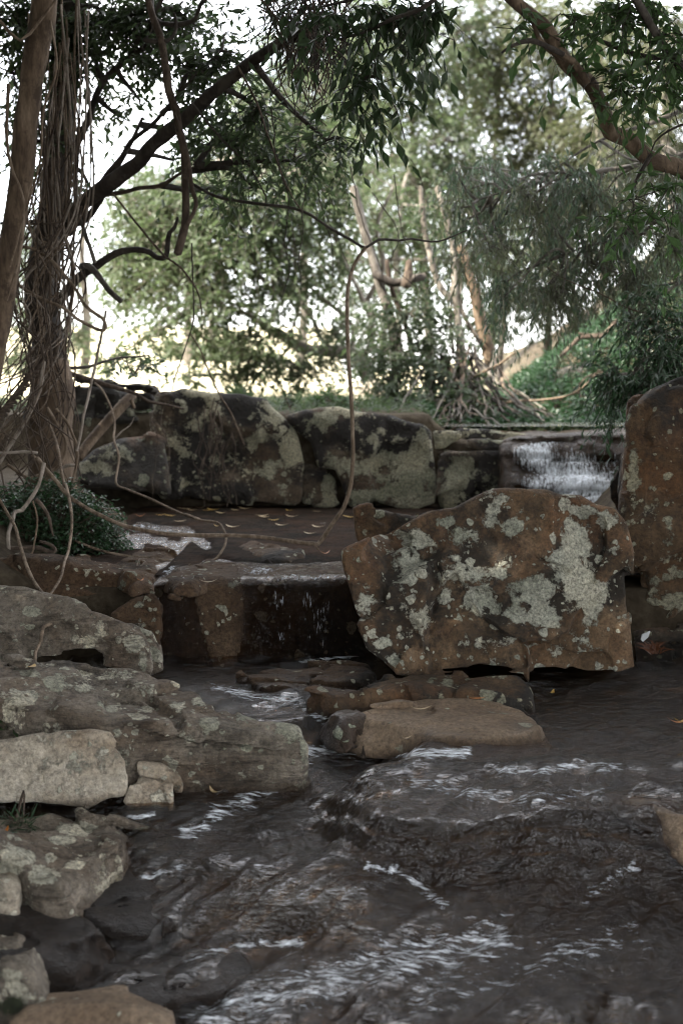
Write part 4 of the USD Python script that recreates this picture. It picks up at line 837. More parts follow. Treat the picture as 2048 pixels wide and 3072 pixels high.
limb(t, 'limb', cb1([(400, 1150), (450, 1060), (520, 980), (600, 880), (680, 822), (760, 772), (860, 702), (960, 660), (1080, 648), (1180, 672), (1230, 712), (1300, 702), (1312, 610), (1328, 520), (1370, 470), (1392, 395)]), [9.0, 8.4], [34, 30, 26, 22, 18, 17, 16], 7, 'dark_bark', None, seed=11, lumps=.18, sides=9)
limb(t, 'limb', cb1([(0, 440), (160, 430), (300, 425), (450, 430), (560, 450)]), 8.9, [9], 12, 'dark_bark', None, seed=12)
limb(t, 'broken_limb', cb1([(640, 780), (690, 775), (760, 840), (810, 910), (870, 985), (945, 1050)]), [8.8, 8.5], [20, 20, 18], 16, 'grey_bark', None, seed=13, lumps=.2, sides=9)
limb_nodes = np.vstack(limb_nodes)
rg = R(101)
foliage(t, [(60, 60, 9, 150, 110, 150), (200, 110, 9, 130, 100, 70), (420, 100, 8.9, 130, 90, 60), (250, 230, 9, 70, 80, 26), (150, 300, 9.2, 110, 140, 70), (200, 620, 9.4, 90, 110, 24), (330, 40, 9, 130, 80, 110), (480, 60, 8.8, 120, 80, 80), (290, 170, 9, 90, 90, 28), (40, 220, 9, 120, 130, 22), (430, 180, 8.6, 90, 90, 26), (560, 60, 8.6, 100, 120, 44), (300, 310, 9.1, 60, 70, 9), (420, 300, 8.9, 90, 60, 6), (360, 350, 8.9, 50, 40, 4),
            (30, 400, 9.2, 90, 120, 16), (110, 520, 9.5, 130, 100, 22), (240, 450, 9.1, 60, 90, 10), (560, 330, 8.5, 80, 90, 16), (650, 200, 8.2, 110, 140, 80), (560, 200, 8.4, 90, 80, 40), (520, 480, 9, 60, 60, 7), (270, 560, 9.2, 70, 50, 8),
            (600, 430, 8.8, 90, 110, 26), (700, 440, 8.4, 120, 100, 44), (780, 330, 8.0, 110, 110, 48), (640, 560, 8.8, 90, 60, 18), (880, 480, 8.2, 120, 100, 36), (760, 560, 8.6, 110, 70, 24), (980, 420, 7.8, 100, 90, 30)],
        limb_nodes, 'canopy_leaf', 9, .26, .060, .024, rg, droop=.3, hang=.25, every=3, r0=.009, bark='dark_bark', singles=120)
# the part of its crown that closes overhead, above and left of the picture
S_, D_ = [], []
def overhead(parent, boxes, mat, rng, per=8, Ln=.17, Wd=.085, tl=.34, nodes=None, bark='dark_bark', every=30, keep=.56):
    """the part of a crown that closes over the creek, out of the picture"""
    Ss = [np.stack([rng.uniform(b[0], b[1], b[6]), rng.uniform(b[2], b[3], b[6]), rng.uniform(b[4], b[5], b[6])], 1) for b in boxes]
    S = np.vstack(Ss); kk = fbm(S / [1.5, 1.5, 4.0], 2, 9); S = S[np.argsort(-kk)[:int(len(S) * keep)]]
    def outside(P, m):
        px, py = proj(P); return ((P - EYE) @ FWD < .3) | (py < -m) | (px < -m) | (px > 2048 + m)
    S = S[outside(S, 420)]
    D = unit(rng.normal(0, 1, S.shape) * [1, 1, .4])
    B, Dd, N, Lv, Wv, tw = sprays(S, D, tl * np.exp(rng.normal(0, .2, len(S))), per, Ln, Wd, .2, rng)
    parts = [twig_mesh(tw, .003)]
    nd = None if nodes is None else nodes[outside(nodes, 500)]
    if nd is not None and len(nd): parts += limbs(rng, nd, S, every, .012, droop=.1, wob=.05)
    tag(put('branches', join(parts), bark, parent, True), kind='stuff')
    put_leaves(parent, (B, Dd, N, Lv, Wv), mat, 0)
overhead(t, [(-5, .5, -4.5, 9, 4.2, 6.8, 13500)], 'canopy_leaf', R(102), nodes=limb_nodes)

# the thin tan trunk at the left edge
t = thing('tree', 'slim tan barked trunk leaning at the left edge, wrapped in thin stems', 'tree')
limb(t, 'trunk', [(145, -300), (135, 0), (112, 150), (82, 350), (52, 600), (15, 850), (-25, 1100), (-60, 1350), (-80, 1650)], 7.7, [70, 74, 72, 70, 68, 64], 80, 'tan_bark', None, sides=12, lumps=.12, seed=21, jitter=.04)
for i, (a, b) in enumerate([([(25, 250), (20, 420), (40, 520), (70, 600), (60, 760), (20, 900)], 11), ([(150, 60), (170, 200), (130, 330), (120, 480), (75, 640), (30, 800)], 8), ([(0, 60), (60, 120), (120, 60), (180, -20)], 10)]):
    limb(t, 'stem', a, 7.58, [b], b * .7, 'vine_bark', None, seed=30 + i)

# vines, each its own
def vine(label, pts, Y, w0, w1, mat='vine_bark', seed=0, group=None, name='vine', cat='vine', **kw):
    kw.setdefault('jitter', .012); kw.setdefault('step', .035)
    mm, P = stick(pts, Y, w0, w1, seed=seed, **kw)
    tag(put(name, mm, mat), label, cat, group); return P
vine('thick rope like brown stem climbing in front of the dark left trunk', cb1([(380, -60), (400, 60), (382, 130), (410, 230), (405, 400), (430, 560), (440, 700), (400, 800), (345, 950), (330, 1080), (350, 1200), (330, 1330), (310, 1500)]), 8.75, [19, 21, 20], 17, 'brown_vine', 1, sides=9, lumps=.2)
vine('smooth stem climbing just right of the rope like brown stem', cb1([(425, -60), (450, 200), (470, 350), (500, 520), (560, 700), (572, 900), (560, 1050), (520, 1300), (490, 1440)]), 8.7, [12, 13], 12, seed=2)
vine('grey stem hanging straight down into the curved broken limb', cb1([(590, -80), (580, 150), (600, 300), (640, 450), (700, 620), (742, 750)]), 8.6, [10, 12], 13, 'grey_bark', 3)
vine('long brown loop of vine that swings out right of the left trunk and turns back', cb1([(20, 660), (130, 622), (250, 640), (350, 690), (430, 762), (520, 870), (600, 970), (650, 1060), (720, 1130), (795, 1180), (826, 1232), (812, 1280), (740, 1262), (600, 1190), (500, 1110), (380, 1060), (250, 1000), (150, 930), (60, 850), (-40, 740)]), 8.3, [10, 11, 10], 11, seed=4)
vine('thick dark brown liana hanging like a pendulum from the top of the picture', c1([(650, -160), (690, 40), (740, 180), (760, 300), (775, 420), (808, 500), (826, 600), (845, 700), (850, 820), (852, 1000), (840, 1080), (815, 1165)]), 8.0, [20, 22, 24, 22], 26, 'brown_vine', 5, sides=9, lumps=.16)
vine('thinner liana twisting beside the pendulum liana and joining its lower end', c1([(800, 520), (830, 600), (860, 720), (878, 850), (900, 940), (870, 1010), (845, 1060)]), 7.93, [11, 14], 12, 'brown_vine', 6)
P = vine('long thin vine hanging down mid picture and bending back to the left bank', 
    [(1096, 742), (1064, 790), (1046, 850), (1041, 930), (1045, 1060), (1054, 1200), (1058, 1330), (1057, 1400), (1050, 1465), (1030, 1525), (998, 1570), (962, 1625), (948, 1632), (900, 1628), (845, 1620), (768, 1610), (675, 1606), (580, 1606), (500, 1601), (430, 1590), (367, 1575), (305, 1548), (252, 1520), (205, 1488), (170, 1445), (135, 1405), (112, 1375)], [7.6, 7.4, 7.3, 7.5, 7.9], [11, 12, 13, 13, 12], 14, 'vine_bark', 7, sides=8, jitter=.008)
vine('short broken side twig at the low bend of the long thin vine', cb4([(1130, 598), (1165, 620), (1188, 650)]), 7.36, [8], 4, seed=8)
vine('thin branch reaching right across mid picture that holds up the long thin vine', [(575, 550), (650, 588), (770, 610), (900, 630), (1000, 690), (1058, 722), (1096, 742), (1134, 718), (1196, 720), (1232, 716), (1312, 724), (1400, 690)], [8.4, 7.6, 7.8], [9, 10, 9], 4, 'dark_bark', 9)
vine('thin twig slanting down from the leaning limb to the thin branch', c1([(880, 470), (960, 570), (1060, 680), (1150, 770), (1220, 900), (1215, 935)]), [7.9, 8.1], [8, 7], 4, 'dark_bark', 10)
vine('twig slanting right from the hanging vine tangle', c1([(1090, 300), (1180, 470), (1230, 620), (1290, 790), (1340, 900), (1385, 965)]), [7.3, 7.7], [7], 4, 'brown_vine', 11)
vine('long straight twig slanting down right from the pendulum liana end', c1([(520, 890), (600, 990), (690, 1100), (760, 1180)]) + [(540, 800), (590, 870), (607, 942)], 8.2, [6, 7], 4, 'brown_vine', 12)
vine('thin twig forking down in front of the far crown', c3([(880, -60), (885, 100), (890, 280), (870, 360), (830, 480), (800, 570), (790, 620)]), 8.4, [5], 3, 'dark_bark', 13)
vine('thin twig drooping on to the brown back block', c3([(870, 350), (920, 430), (960, 530), (1010, 640), (1060, 720), (1095, 800), (1120, 865)]), [8.6, 10.3], [4, 5], 5, 'vine_bark', 14)
vine('pale straight stem crossing in front of the dead log', cb2([(830, -180), (800, 0), (765, 150), (722, 350), (690, 500), (652, 650), (622, 830), (600, 920)]), [8.6, 8.4], [8, 9], 8, 'pale_vine', 15)
vine('brown branch lying on the left end of the back ledge', cb2([(480, 290), (620, 338), (740, 370), (900, 420), (1080, 480), (1160, 535), (1300, 558), (1440, 592)]), [9.6, 9.9], [18, 15, 10], 6, 'brown_vine', 16)
vine('dark branch with a few leaves sticking out over the back ledge', cb2([(440, 270), (560, 268), (700, 262), (800, 225), (930, 190), (1060, 182), (1165, 172)]), [9.2, 9.5], [11, 8], 5, 'dark_bark', 17)
vine('pale kinked vine hanging from the ledge branch down to the pool edge', cb2([(745, 390), (800, 440), (870, 580), (900, 720), (890, 830), (932, 970), (910, 1170)]) + cb3([(1000, 180), (1150, 240), (1300, 310), (1450, 380), (1568, 415)]) + cb4([(150, 372), (260, 420), (400, 436), (445, 490), (470, 560), (440, 650), (360, 740), (200, 770), (60, 752)]) + cb3([(1400, 752), (1200, 725), (1000, 700), (800, 660), (580, 580)]), [9.4, 8.8, 8.0, 7.4, 7.8], [6, 7, 8], 8, 'vine_bark', 18)
vine('small forked twig standing on the pale kinked vine', cb2([(895, 835), (960, 760), (1020, 720), (1050, 660)]), 9.1, [5], 3, 'pale_vine', 19)
vine('pale twisted vine at the left edge that curls into the low brown rock', cb3([(345, -30), (300, 150), (235, 258), (165, 345), (120, 355), (98, 410), (66, 520), (70, 700), (58, 820), (0, 905), (-60, 960)]), [7.6, 7.2], [12, 13, 12], 11, 'pale_vine', 20)
vine('long vine running down the grey slab of the left bank to a cut end', cb3([(-20, 230), (60, 370), (120, 480), (150, 600), (190, 720), (240, 850), (310, 970), (380, 1042), (450, 1110), (462, 1160), (400, 1232), (340, 1262)]) + cb5([(320, 70), (280, 150), (286, 280), (330, 400), (400, 510), (500, 590), (600, 660), (662, 692)]), [7.3, 6.8, 6.1, 5.75, 5.45], [9, 11, 12, 11], 8, 'vine_bark', 21)
vine('thin vine swinging down behind the long vine on to the low brown rock', cb3([(255, 270), (290, 400), (270, 600), (240, 700), (190, 790), (180, 880), (220, 950), (290, 995)]), 7.1, [6], 6, seed=22)
vine('dark vine dropping past the bush to the grey slab of the left bank', cb2([(370, 680), (420, 800), (460, 930), (480, 1080), (510, 1200)]) + cb3([(520, 150), (550, 300), (566, 450), (540, 650), (505, 750), (470, 880), (388, 1012)]), [8.4, 7.6, 6.6], [9, 10], 8, seed=23)
vine('stout brown root end hanging over the leafy bush', cb3([(278, 258), (345, 325), (390, 425), (400, 480), (418, 545)]), 7.45, [15, 12, 9], 4, 'brown_vine', 24, lumps=.25)
vine('thick brown root that curls back on itself below the leafy bush', cb3([(-80, 640), (100, 642), (220, 636), (310, 640), (400, 668), (432, 655), (410, 622), (350, 595), (310, 585)]), 7.35, [13, 14, 13], 8, 'brown_vine', 25, lumps=.2)
vine('stem leaning out from the knot of vines towards the left edge', cb2([(345, 220), (300, 480), (200, 680), (100, 850), (0, 1000), (-80, 1120)]), 8.3, [12, 13], 12, 'pale_vine', 26)
vine('vine bowed like a hook in front of the tan trunk base', cb2([(370, 580), (440, 700), (510, 820), (512, 920), (480, 1010), (430, 1070), (350, 1092), (240, 1135), (150, 1092), (60, 1030)]), 8.5, [9, 10], 10, seed=27)
vine('vine arching from the trunk base down into the bush', cb2([(440, 590), (520, 690), (572, 800), (602, 900), (602, 1020), (562, 1180), (535, 1300)]), 8.45, [8, 9], 8, seed=28)
vine('cut stick lying level before the trunk base', cb2([(-60, 940), (180, 930), (292, 936)]), 8.2, [9], 9, 'pale_vine', 29)
vine('straight root slanting from the level stick down to the bush', cb2([(255, 955), (330, 1030), (410, 1120), (500, 1220)]), [8.2, 8.0], [9], 10, seed=33)
vine('pale root propping the trunk base at an angle', cb2([(585, 1035), (520, 1040), (450, 1090), (380, 1180), (300, 1290)]), 8.5, [11, 12], 10, 'pale_vine', 34)
for i in range(3):
    a = [(340 - 60 * s + 22 * math.sin(s * 5 + i * 2.09), 210 + 80 * s + 22 * math.cos(s * 5 + i * 2.09)) for s in np.linspace(0, 6.2, 26)]
    vine('twisted strand of the thick vine braid leaving the left trunk', cb2(a), [8.5, 8.2], [11], 12, 'brown_vine', 35 + i, group='strands of the twisted vine braid', jitter=0)
rv = R(55)
for i in range(60):
    kx, ky = rv.normal(128, 48), rv.normal(1040, 100)
    if i % 2:
        a = [(rv.uniform(0, 270), rv.uniform(150, 750)), (rv.uniform(10, 260), rv.uniform(700, 900)), (kx, ky), (rv.uniform(-20, 220), rv.uniform(1180, 1300)), (rv.uniform(-60, 250), rv.uniform(1320, 1520))]
    else:
        x0 = rv.uniform(60, 270); a = [(x0, rv.uniform(-50, 300)), (x0 + rv.normal(0, 26), 600), (kx + rv.normal(0, 30), 850), (kx, ky), (rv.uniform(-160, 60), ky + rv.uniform(120, 330))]
    vine(['dull brown', 'dark', 'pale', 'dark'][i % 4] + ' thin stem ' + ('running from the crown through the vine knot down to the bush', 'dropping to the vine knot and fanning out to the left')[1 - i % 2], a, rv.uniform(8.1, 8.8), [rv.uniform(2.5, 7.5)], rv.uniform(2, 5), ['vine_bark', 'brown_vine', 'pale_vine', 'brown_vine'][i % 4], 200 + i, group='thin stems tangled round the left trunk', jitter=.05)
rv = R(56)
for i in range(14):
    x0, y0 = rv.uniform(420, 1250), rv.uniform(230, 600)
    dx, dy = rv.uniform(-60, 260), rv.uniform(160, 420)
    a = [(x0, y0), (x0 + dx * .4 + rv.normal(0, 20), y0 + dy * .4), (x0 + dx * .75 + rv.normal(0, 20), y0 + dy * .75), (x0 + dx, y0 + dy)]
    vine('fine bare twig hanging ' + ('left of the pendulum liana' if x0 < 560 else 'between the pendulum liana and the long thin vine' if x0 < 1040 else 'right of the long thin vine'), a, rv.uniform(7.6, 9.5), [rv.uniform(3, 5)], 2, 'dark_bark', 300 + i, group='fine twigs hanging under the leaning limb', jitter=.05)
# fine roots hanging over the brown back block
rv = R(57)
for i in range(16):
    x0 = rv.uniform(420, 740); y0 = rv.uniform(1190, 1330)
    a = [(x0, y0), (x0 + rv.normal(0, 16), y0 + 70), (x0 + rv.normal(0, 20), y0 + 140), (x0 + rv.normal(0, 30), min(1520, y0 + rv.uniform(160, 280)))]
    vine('fine reddish root hanging down the brown back block, at its ' + ('left end' if x0 < 530 else 'middle' if x0 < 640 else 'right half'), a, 10.15, [rv.uniform(3, 5)], 2, 'brown_vine', 330 + i, group='fine roots on the back ledge', jitter=.04, name='root', cat='root')

# tangle of dark strands at the top
t = thing('vine_tangle', 'dense dark tangle of hanging vine strands at the top middle of the picture', 'vine')
rv = R(58)
for i in range(150):
    x0, y0 = rv.normal(930, 75), rv.uniform(-80, 150)
    ln = rv.uniform(90, 300) * (1 - min(.75, abs(x0 - 930) / 260)); c = rv.normal(0, 40)
    a = [(x0 - c, y0), (x0 + rv.normal(0, 14), y0 + ln * .4), (x0 + rv.normal(0, 18) + c * .3, y0 + ln * .8), (x0 + c * .6 + rv.normal(0, 25), y0 + ln)]
    mm, _ = stick(a, rv.uniform(6.9, 7.6), [rv.uniform(3.5, 7)], 2.5, seed=400 + i, sides=4, lumps=0, jitter=.05, step=.06); put('strand', mm, ['brown_vine', 'dark_bark'][i % 2], t)
foliage(t, [(900, 10, 7.2, 170, 80, 34), (760, 40, 7.4, 110, 90, 18), (960, 90, 7.2, 130, 80, 20)], None, 'dark_leaf', 8, .2, .05, .018, R(59), droop=.5, hang=.5, twr=.002)

# dark leafy boughs hanging at the top middle
t = thing('hanging_bough', 'dark leafy boughs with broad drooping leaves at the top middle, right of the tangle', 'branch')
nodes = []
limb(t, 'bough', [(1500, -200), (1300, 0), (1180, 55), (1090, 95), (1020, 115)], [5.6, 6.2], [20, 14], 6, 'dark_bark', nodes, seed=61)
limb(t, 'bough', [(1350, -150), (1200, -60), (1080, -10), (960, 20)], [5.8, 6.4], [16, 12], 6, 'dark_bark', nodes, seed=62)
limb(t, 'bough', [(1090, 95), (1130, 200), (1150, 260), (1190, 330), (1215, 420)], 6.1, [6], 3, 'dark_bark', nodes, seed=63)
foliage(t, [(1060, 80, 6.1, 130, 90, 13), (1180, 30, 6.0, 140, 80, 15), (1110, 200, 6.2, 90, 80, 9), (1060, 280, 6.2, 70, 80, 9), (1250, 110, 6, 110, 70, 10), (1300, 30, 5.9, 90, 60, 12), (1140, 330, 6.2, 60, 60, 5), (960, 40, 6.3, 110, 70, 9)],
        np.vstack(nodes), 'dark_leaf', 8, .24, .072, .028, R(64), droop=.6, hang=.7, every=2, r0=.004, bark='dark_bark', singles=110)

# tree on the right whose crooked branch crosses the top right corner
t = thing('tree', 'tree at the right edge with a crooked brown branch crossing the top right corner', 'tree')
nodes = []
limb(t, 'trunk', [(2560, 2050), (2500, 1500), (2440, 1000), (2330, 760), (2250, 640)], [6.9, 6.2], [150, 130], 110, 'grey_bark', None, sides=12, seed=70)
limb(t, 'branch', [(2270, 660), (2160, 590), (2050, 508), (1990, 490), (1940, 470), (1880, 415), (1830, 395), (1815, 345), (1790, 285), (1760, 240), (1710, 200), (1680, 160), (1640, 90), (1600, 50), (1540, 0), (1460, -80)], [6.0, 5.6], [62, 56, 50, 46, 44, 44, 40], 34, 'tan_bark', nodes, sides=12, seed=71, lumps=.16)
limb(t, 'branch', cr([(1020, 250), (920, 200), (860, 185), (790, 205), (735, 240)]), 5.6, [18, 15], 7, 'dark_bark', nodes, seed=72)
limb(t, 'branch', cr([(1800, 480), (1560, 300), (1480, 210), (1420, 110), (1350, -10), (1290, -120)]), [5.6, 5.3], [34, 30, 26], 22, 'dark_bark', nodes, seed=73)
limb(t, 'branch', cr([(1560, 260), (1400, 260), (1300, 230), (1200, 190), (1120, 150), (1060, 150), (990, 175)]), [5.6, 6.0], [18, 14], 5, 'dark_bark', nodes, seed=74)
limb(t, 'branch', cr([(1130, 380), (1060, 280), (960, 230), (910, 180), (880, 110)]), 5.62, [26, 20], 12, 'tan_bark', nodes, seed=75)
limb(t, 'branch', cr([(1700, 560), (1600, 560), (1500, 600), (1440, 650), (1420, 710)]), 5.7, [9], 4, 'dark_bark', nodes, seed=76)
nodes = np.vstack(nodes)
rg = R(77)
foliage(t, [(1950, 60, 5.5, 130, 90, 20), (1850, 260, 5.6, 110, 70, 12), (1960, 250, 5.6, 120, 70, 15), (1790, 300, 5.5, 40, 40, 3), (1700, 70, 5.7, 110, 60, 10), (1580, 60, 5.6, 60, 60, 5), (1900, 640, 5.8, 110, 60, 9), (2000, 560, 5.7, 80, 90, 8), (1840, 20, 5.5, 150, 60, 14), (2010, 140, 5.4, 80, 90, 10)],
        nodes, 'fern_leaf', 10, .26, .062, .024, rg, droop=.5, hang=.3, every=2, r0=.004, bark='dark_bark', singles=130)
overhead(t, [(0.2, 5, -4.5, 9, 4.6, 7.0, 11500), (2.6, 6, 1, 11, 1.2, 5, 4000)], 'dark_leaf', R(78), nodes=nodes)

# the wood that shades the creek on the left, outside the picture
for i, (x0, x1, y0, y1, n) in enumerate([(-9, -3.6, -3, 3.5, 3000), (-9.5, -3.4, 3, 10.5, 3600)]):
    t = thing('tree', ['broad dark shade tree out of the picture, left of the camera', 'broad dark shade tree out of the picture, beyond the left bank'][i], 'tree')
    P = np.array([((x0 + x1) / 2, (y0 + y1) / 2, z) for z in np.linspace(.2, 7, 12)]) + .1 * R(170 + i).normal(0, 1, (12, 3))
    put('trunk', tube(smooth_line(P, .2), .2, 10, .1, i), 'grey_bark', t)
    overhead(t, [(x0, x1, y0, y1, .8, 8.5, n)], 'dark_leaf', R(172 + i), per=8, Ln=.26, Wd=.13, tl=.8, nodes=P, keep=.9)

# drooping narrow leaved tree on the right
t = thing('tree', 'drooping narrow leaved tree whose silvery sprays hang behind the tall right boulder', 'tree')
nodes = []
limb(t, 'trunk', [(2330, 1500), (2280, 1100), (2230, 700), (2180, 300), (2150, -200)], [10.2, 10.0], [90, 80], 60, 'grey_bark', nodes, sides=10, seed=80)
for i, a in enumerate([[(2200, 420), (1980, 480), (1760, 520), (1560, 560), (1430, 600)], [(2230, 640), (2050, 640), (1850, 700), (1700, 760)], [(2240, 800), (2080, 830), (1960, 900), (1880, 980)], [(2190, 250), (2000, 350), (1800, 420), (1640, 520)], [(2240, 900), (2100, 980), (1980, 1040), (1900, 1120)]]):
    limb(t, 'branch', a, [9.8, 9.2], [20, 12], 4, 'grey_bark', nodes, seed=81 + i)
limb(t, 'branch', [(2100, 1000), (2048, 965), (1900, 930), (1800, 880), (1700, 840), (1640, 800)], 8.9, [7], 3, 'brown_vine', None, seed=88)
rg = R(89)
wl = [[], []]
for i in range(74):
    x = rg.uniform(1360, 2080); y = rg.uniform(470, 1010)
    lo_ = np.interp(x, [1360, 1450, 1560, 1680, 1800, 2080], [740, 960, 1060, 930, 860, 900])
    if y > lo_ - 30: y = rg.uniform(520, lo_ - 30)
    r_ = rg.uniform(34, 92)
    wl[i % 2].append((x, y, rg.uniform(8.9, 10.4), r_, r_ * rg.uniform(.7, 1.2), int(7 + r_ * r_ / 420)))
foliage(t, wl[0], np.vstack(nodes), 'willow_leaf', 13, .30, .055, .0115, rg, droop=.9, hang=.9, every=3, r0=.005, twr=.002, spread=.5)
foliage(t, wl[1], np.vstack(nodes), 'silver_leaf', 13, .28, .052, .0125, rg, droop=.7, hang=.7, every=3, r0=.005, twr=.002, spread=.6)
foliage(t, [(1960, 960, 8.6, 120, 110, 70), (1990, 1090, 8.4, 110, 100, 80), (1900, 1180, 8.4, 90, 90, 70), (1840, 1120, 8.5, 70, 90, 36), (2040, 1020, 8.4, 90, 120, 50), (1940, 1250, 8.4, 60, 50, 24)],
        np.vstack(nodes), 'bush_leaf', 14, .26, .055, .013, rg, droop=.5, hang=.5, every=4, r0=.005, twr=.002, spread=.6, singles=60)
# ------------------------------------------------------------------ trees behind the ledge
# spreading tree in the meadow
t = thing('tree', 'pale spreading tree behind the back ledge with a low curved trunk', 'tree')
nodes = []
limb(t, 'trunk', [(1125, 1190), (1100, 1120), (1085, 1085), (1050, 1060), (990, 1052), (930, 1050), (880, 1030), (840, 1000), (800, 985)], 17.5, [52, 46, 40, 34], 24, 'pale_bark', nodes, sides=10, seed=90, step=.12)
for i, (a, w) in enumerate([([(820, 990), (770, 960), (740, 940), (700, 930), (640, 900)], 18), ([(990, 1050), (960, 1010), (940, 960), (890, 900), (800, 840)], 16), ([(1085, 1085), (1120, 1000), (1090, 900), (1040, 800), (1000, 700)], 20), ([(1050, 1060), (1060, 980), (1000, 920), (930, 860), (900, 780)], 16), ([(880, 1030), (830, 1080), (770, 1120), (720, 1130)], 9), ([(1100, 900), (1150, 800), (1130, 680), (1180, 560)], 18), ([(800, 840), (700, 780), (600, 740), (500, 700)], 12), ([(900, 780), (850, 660), (800, 560), (700, 480)], 12)]):
    limb(t, 'limb', a, [17.5, 17.0], [w, w * .8], w * .4, 'pale_bark', nodes, seed=91 + i, step=.12)
rg = R(98)
foliage(t, [(430, 620, 17.5, 120, 120, 190), (420, 790, 17.5, 110, 110, 170), (560, 700, 17, 150, 130, 240), (540, 860, 17, 150, 90, 170), (700, 760, 16.5, 150, 130, 200), (680, 920, 16.5, 130, 70, 90), (600, 580, 17, 150, 110, 170), (760, 620, 16.5, 150, 110, 180), (850, 740, 16.5, 130, 110, 130), (900, 600, 17, 150, 110, 160), (1010, 660, 17, 110, 130, 110), (820, 880, 16.5, 120, 70, 80), (960, 850, 17, 100, 90, 60), (740, 1010, 16.5, 80, 60, 40), (820, 1090, 17, 120, 50, 52), (600, 1010, 16.5, 80, 40, 24), (520, 960, 16.5, 60, 50, 26), (1010, 1000, 17, 80, 70, 36), (380, 900, 17.5, 60, 80, 40), (700, 1120, 17, 90, 30, 18), (960, 480, 17, 150, 90, 130), (780, 480, 17.5, 160, 90, 150), (820, 330, 17.5, 160, 90, 110), (960, 300, 17.5, 130, 110, 90), (640, 440, 17.5, 110, 80, 60), (760, 1060, 16.8, 90, 50, 26), (900, 1110, 17, 110, 50, 40), (640, 1080, 16.8, 80, 40, 16), (1000, 1080, 17, 90, 60, 40), (870, 1000, 16.6, 110, 60, 30), (560, 1130, 17, 90, 30, 22), (440, 1000, 17, 70, 60, 30), (330, 1080, 17, 60, 50, 24)],
        np.vstack(nodes), 'pale_leaf', 10, .42, .085, .038, rg, droop=.35, every=9, r0=.012, bark='pale_bark', twr=.003)

# the fig with hanging roots
t = thing('tree', 'pale fig tree with a skirt of hanging roots standing beside the ledge', 'tree')
nodes = []
for i, (a, w, nm) in enumerate([([(1395, 1200), (1390, 1080), (1375, 980), (1365, 860), (1362, 760), (1340, 660), (1310, 560)], 26, 'trunk'), ([(1480, 1120), (1462, 1040), (1440, 960), (1425, 880), (1400, 800), (1380, 740)], 40, 'trunk'),
        ([(1170, 1230), (1190, 1080), (1170, 950), (1140, 860), (1120, 780), (1095, 700), (1060, 560)], 34, 'trunk'), ([(1240, 1100), (1225, 1000), (1185, 900), (1165, 820), (1160, 780)], 18, 'stem'), ([(1350, 900), (1310, 840), (1290, 760), (1275, 700), (1260, 560)], 20, 'stem'),
        ([(1375, 1090), (1372, 960), (1380, 860), (1372, 780)], 15, 'aerial_root'), ([(1490, 1120), (1450, 1040), (1410, 980), (1385, 930), (1375, 860)], 16, 'aerial_root'), ([(1360, 1060), (1352, 960), (1355, 850)], 10, 'aerial_root')]):
    limb(t, nm, a, 13.6, [w], w * .72, ['pale_bark', 'tan_bark', 'grey_bark', 'brown_vine', 'pale_bark', 'pale_bark', 'pale_bark', 'pale_bark'][i], nodes, seed=110 + i, step=.1, sides=9, lumps=.2)
limb(t, 'limb', [(1120, 820), (1180, 848), (1230, 838), (1275, 828)], 13.5, [24, 27], 22, 'dark_bark', nodes, seed=119, step=.06, sides=9)
limb(t, 'limb', [(1215, 860), (1222, 830), (1226, 800), (1225, 782)], 13.4, [30, 26], 18, 'brown_vine', None, seed=120, step=.06, sides=9)
rv = R(121)
for i in range(70):
    x0, y0 = rv.normal(1385, 40), rv.uniform(1040, 1130); ex = x0 + rv.normal(10, 130); ey = rv.uniform(1230, 1310)
    a = [(x0, y0), (x0 + (ex - x0) * .3 + rv.normal(0, 12), y0 + (ey - y0) * .45), (x0 + (ex - x0) * .7 + rv.normal(0, 14), y0 + (ey - y0) * .8), (ex, ey)]
    mm, _ = stick(a, [13.4, rv.uniform(11.8, 13.0)], [rv.uniform(6, 12)], rv.uniform(3, 6), seed=500 + i, sides=5, jitter=.12, step=.1); put('root', mm, ['grey_bark', 'brown_vine', 'dark_bark'][i % 3], t)
for i, a in enumerate([[(1420, 1130), (1460, 1110), (1500, 1090), (1540, 1060)], [(1440, 1230), (1530, 1205), (1620, 1200), (1720, 1180), (1800, 1110)], [(1505, 1135), (1510, 1160), (1540, 1190)], [(1380, 1290), (1500, 1296), (1620, 1306)], [(1330, 1296), (1450, 1312), (1590, 1322)]]):
    limb(t, 'root', a, [13.0, 12.6] if i < 3 else [11.6, 11.2], [9], 6, 'vine_bark', None, seed=130 + i, step=.08)
rg = R(140)
foliage(t, [(1230, 940, 13.4, 110, 80, 90), (1200, 1040, 13.3, 110, 80, 99), (1290, 1090, 13.2, 110, 90, 111), (1180, 1150, 13.2, 100, 70, 90), (1300, 1200, 12.8, 130, 60, 105), (1330, 1000, 13.4, 70, 90, 51), (1110, 960, 13.8, 60, 80, 36), (1400, 1230, 12.6, 90, 50, 51), (1300, 780, 13.8, 70, 60, 24), (1270, 620, 13.8, 110, 90, 60), (1440, 980, 13.9, 70, 90, 45), (1340, 880, 13.9, 80, 90, 39), (1420, 760, 13.9, 90, 90, 45), (1130, 1080, 13.6, 80, 60, 51), (1230, 860, 13.9, 80, 80, 36), (1420, 1160, 13.0, 90, 60, 60)],
        np.vstack(nodes), 'canopy_leaf', 9, .24, .055, .026, rg, droop=.5, hang=.4, every=5, r0=.006, twr=.002)

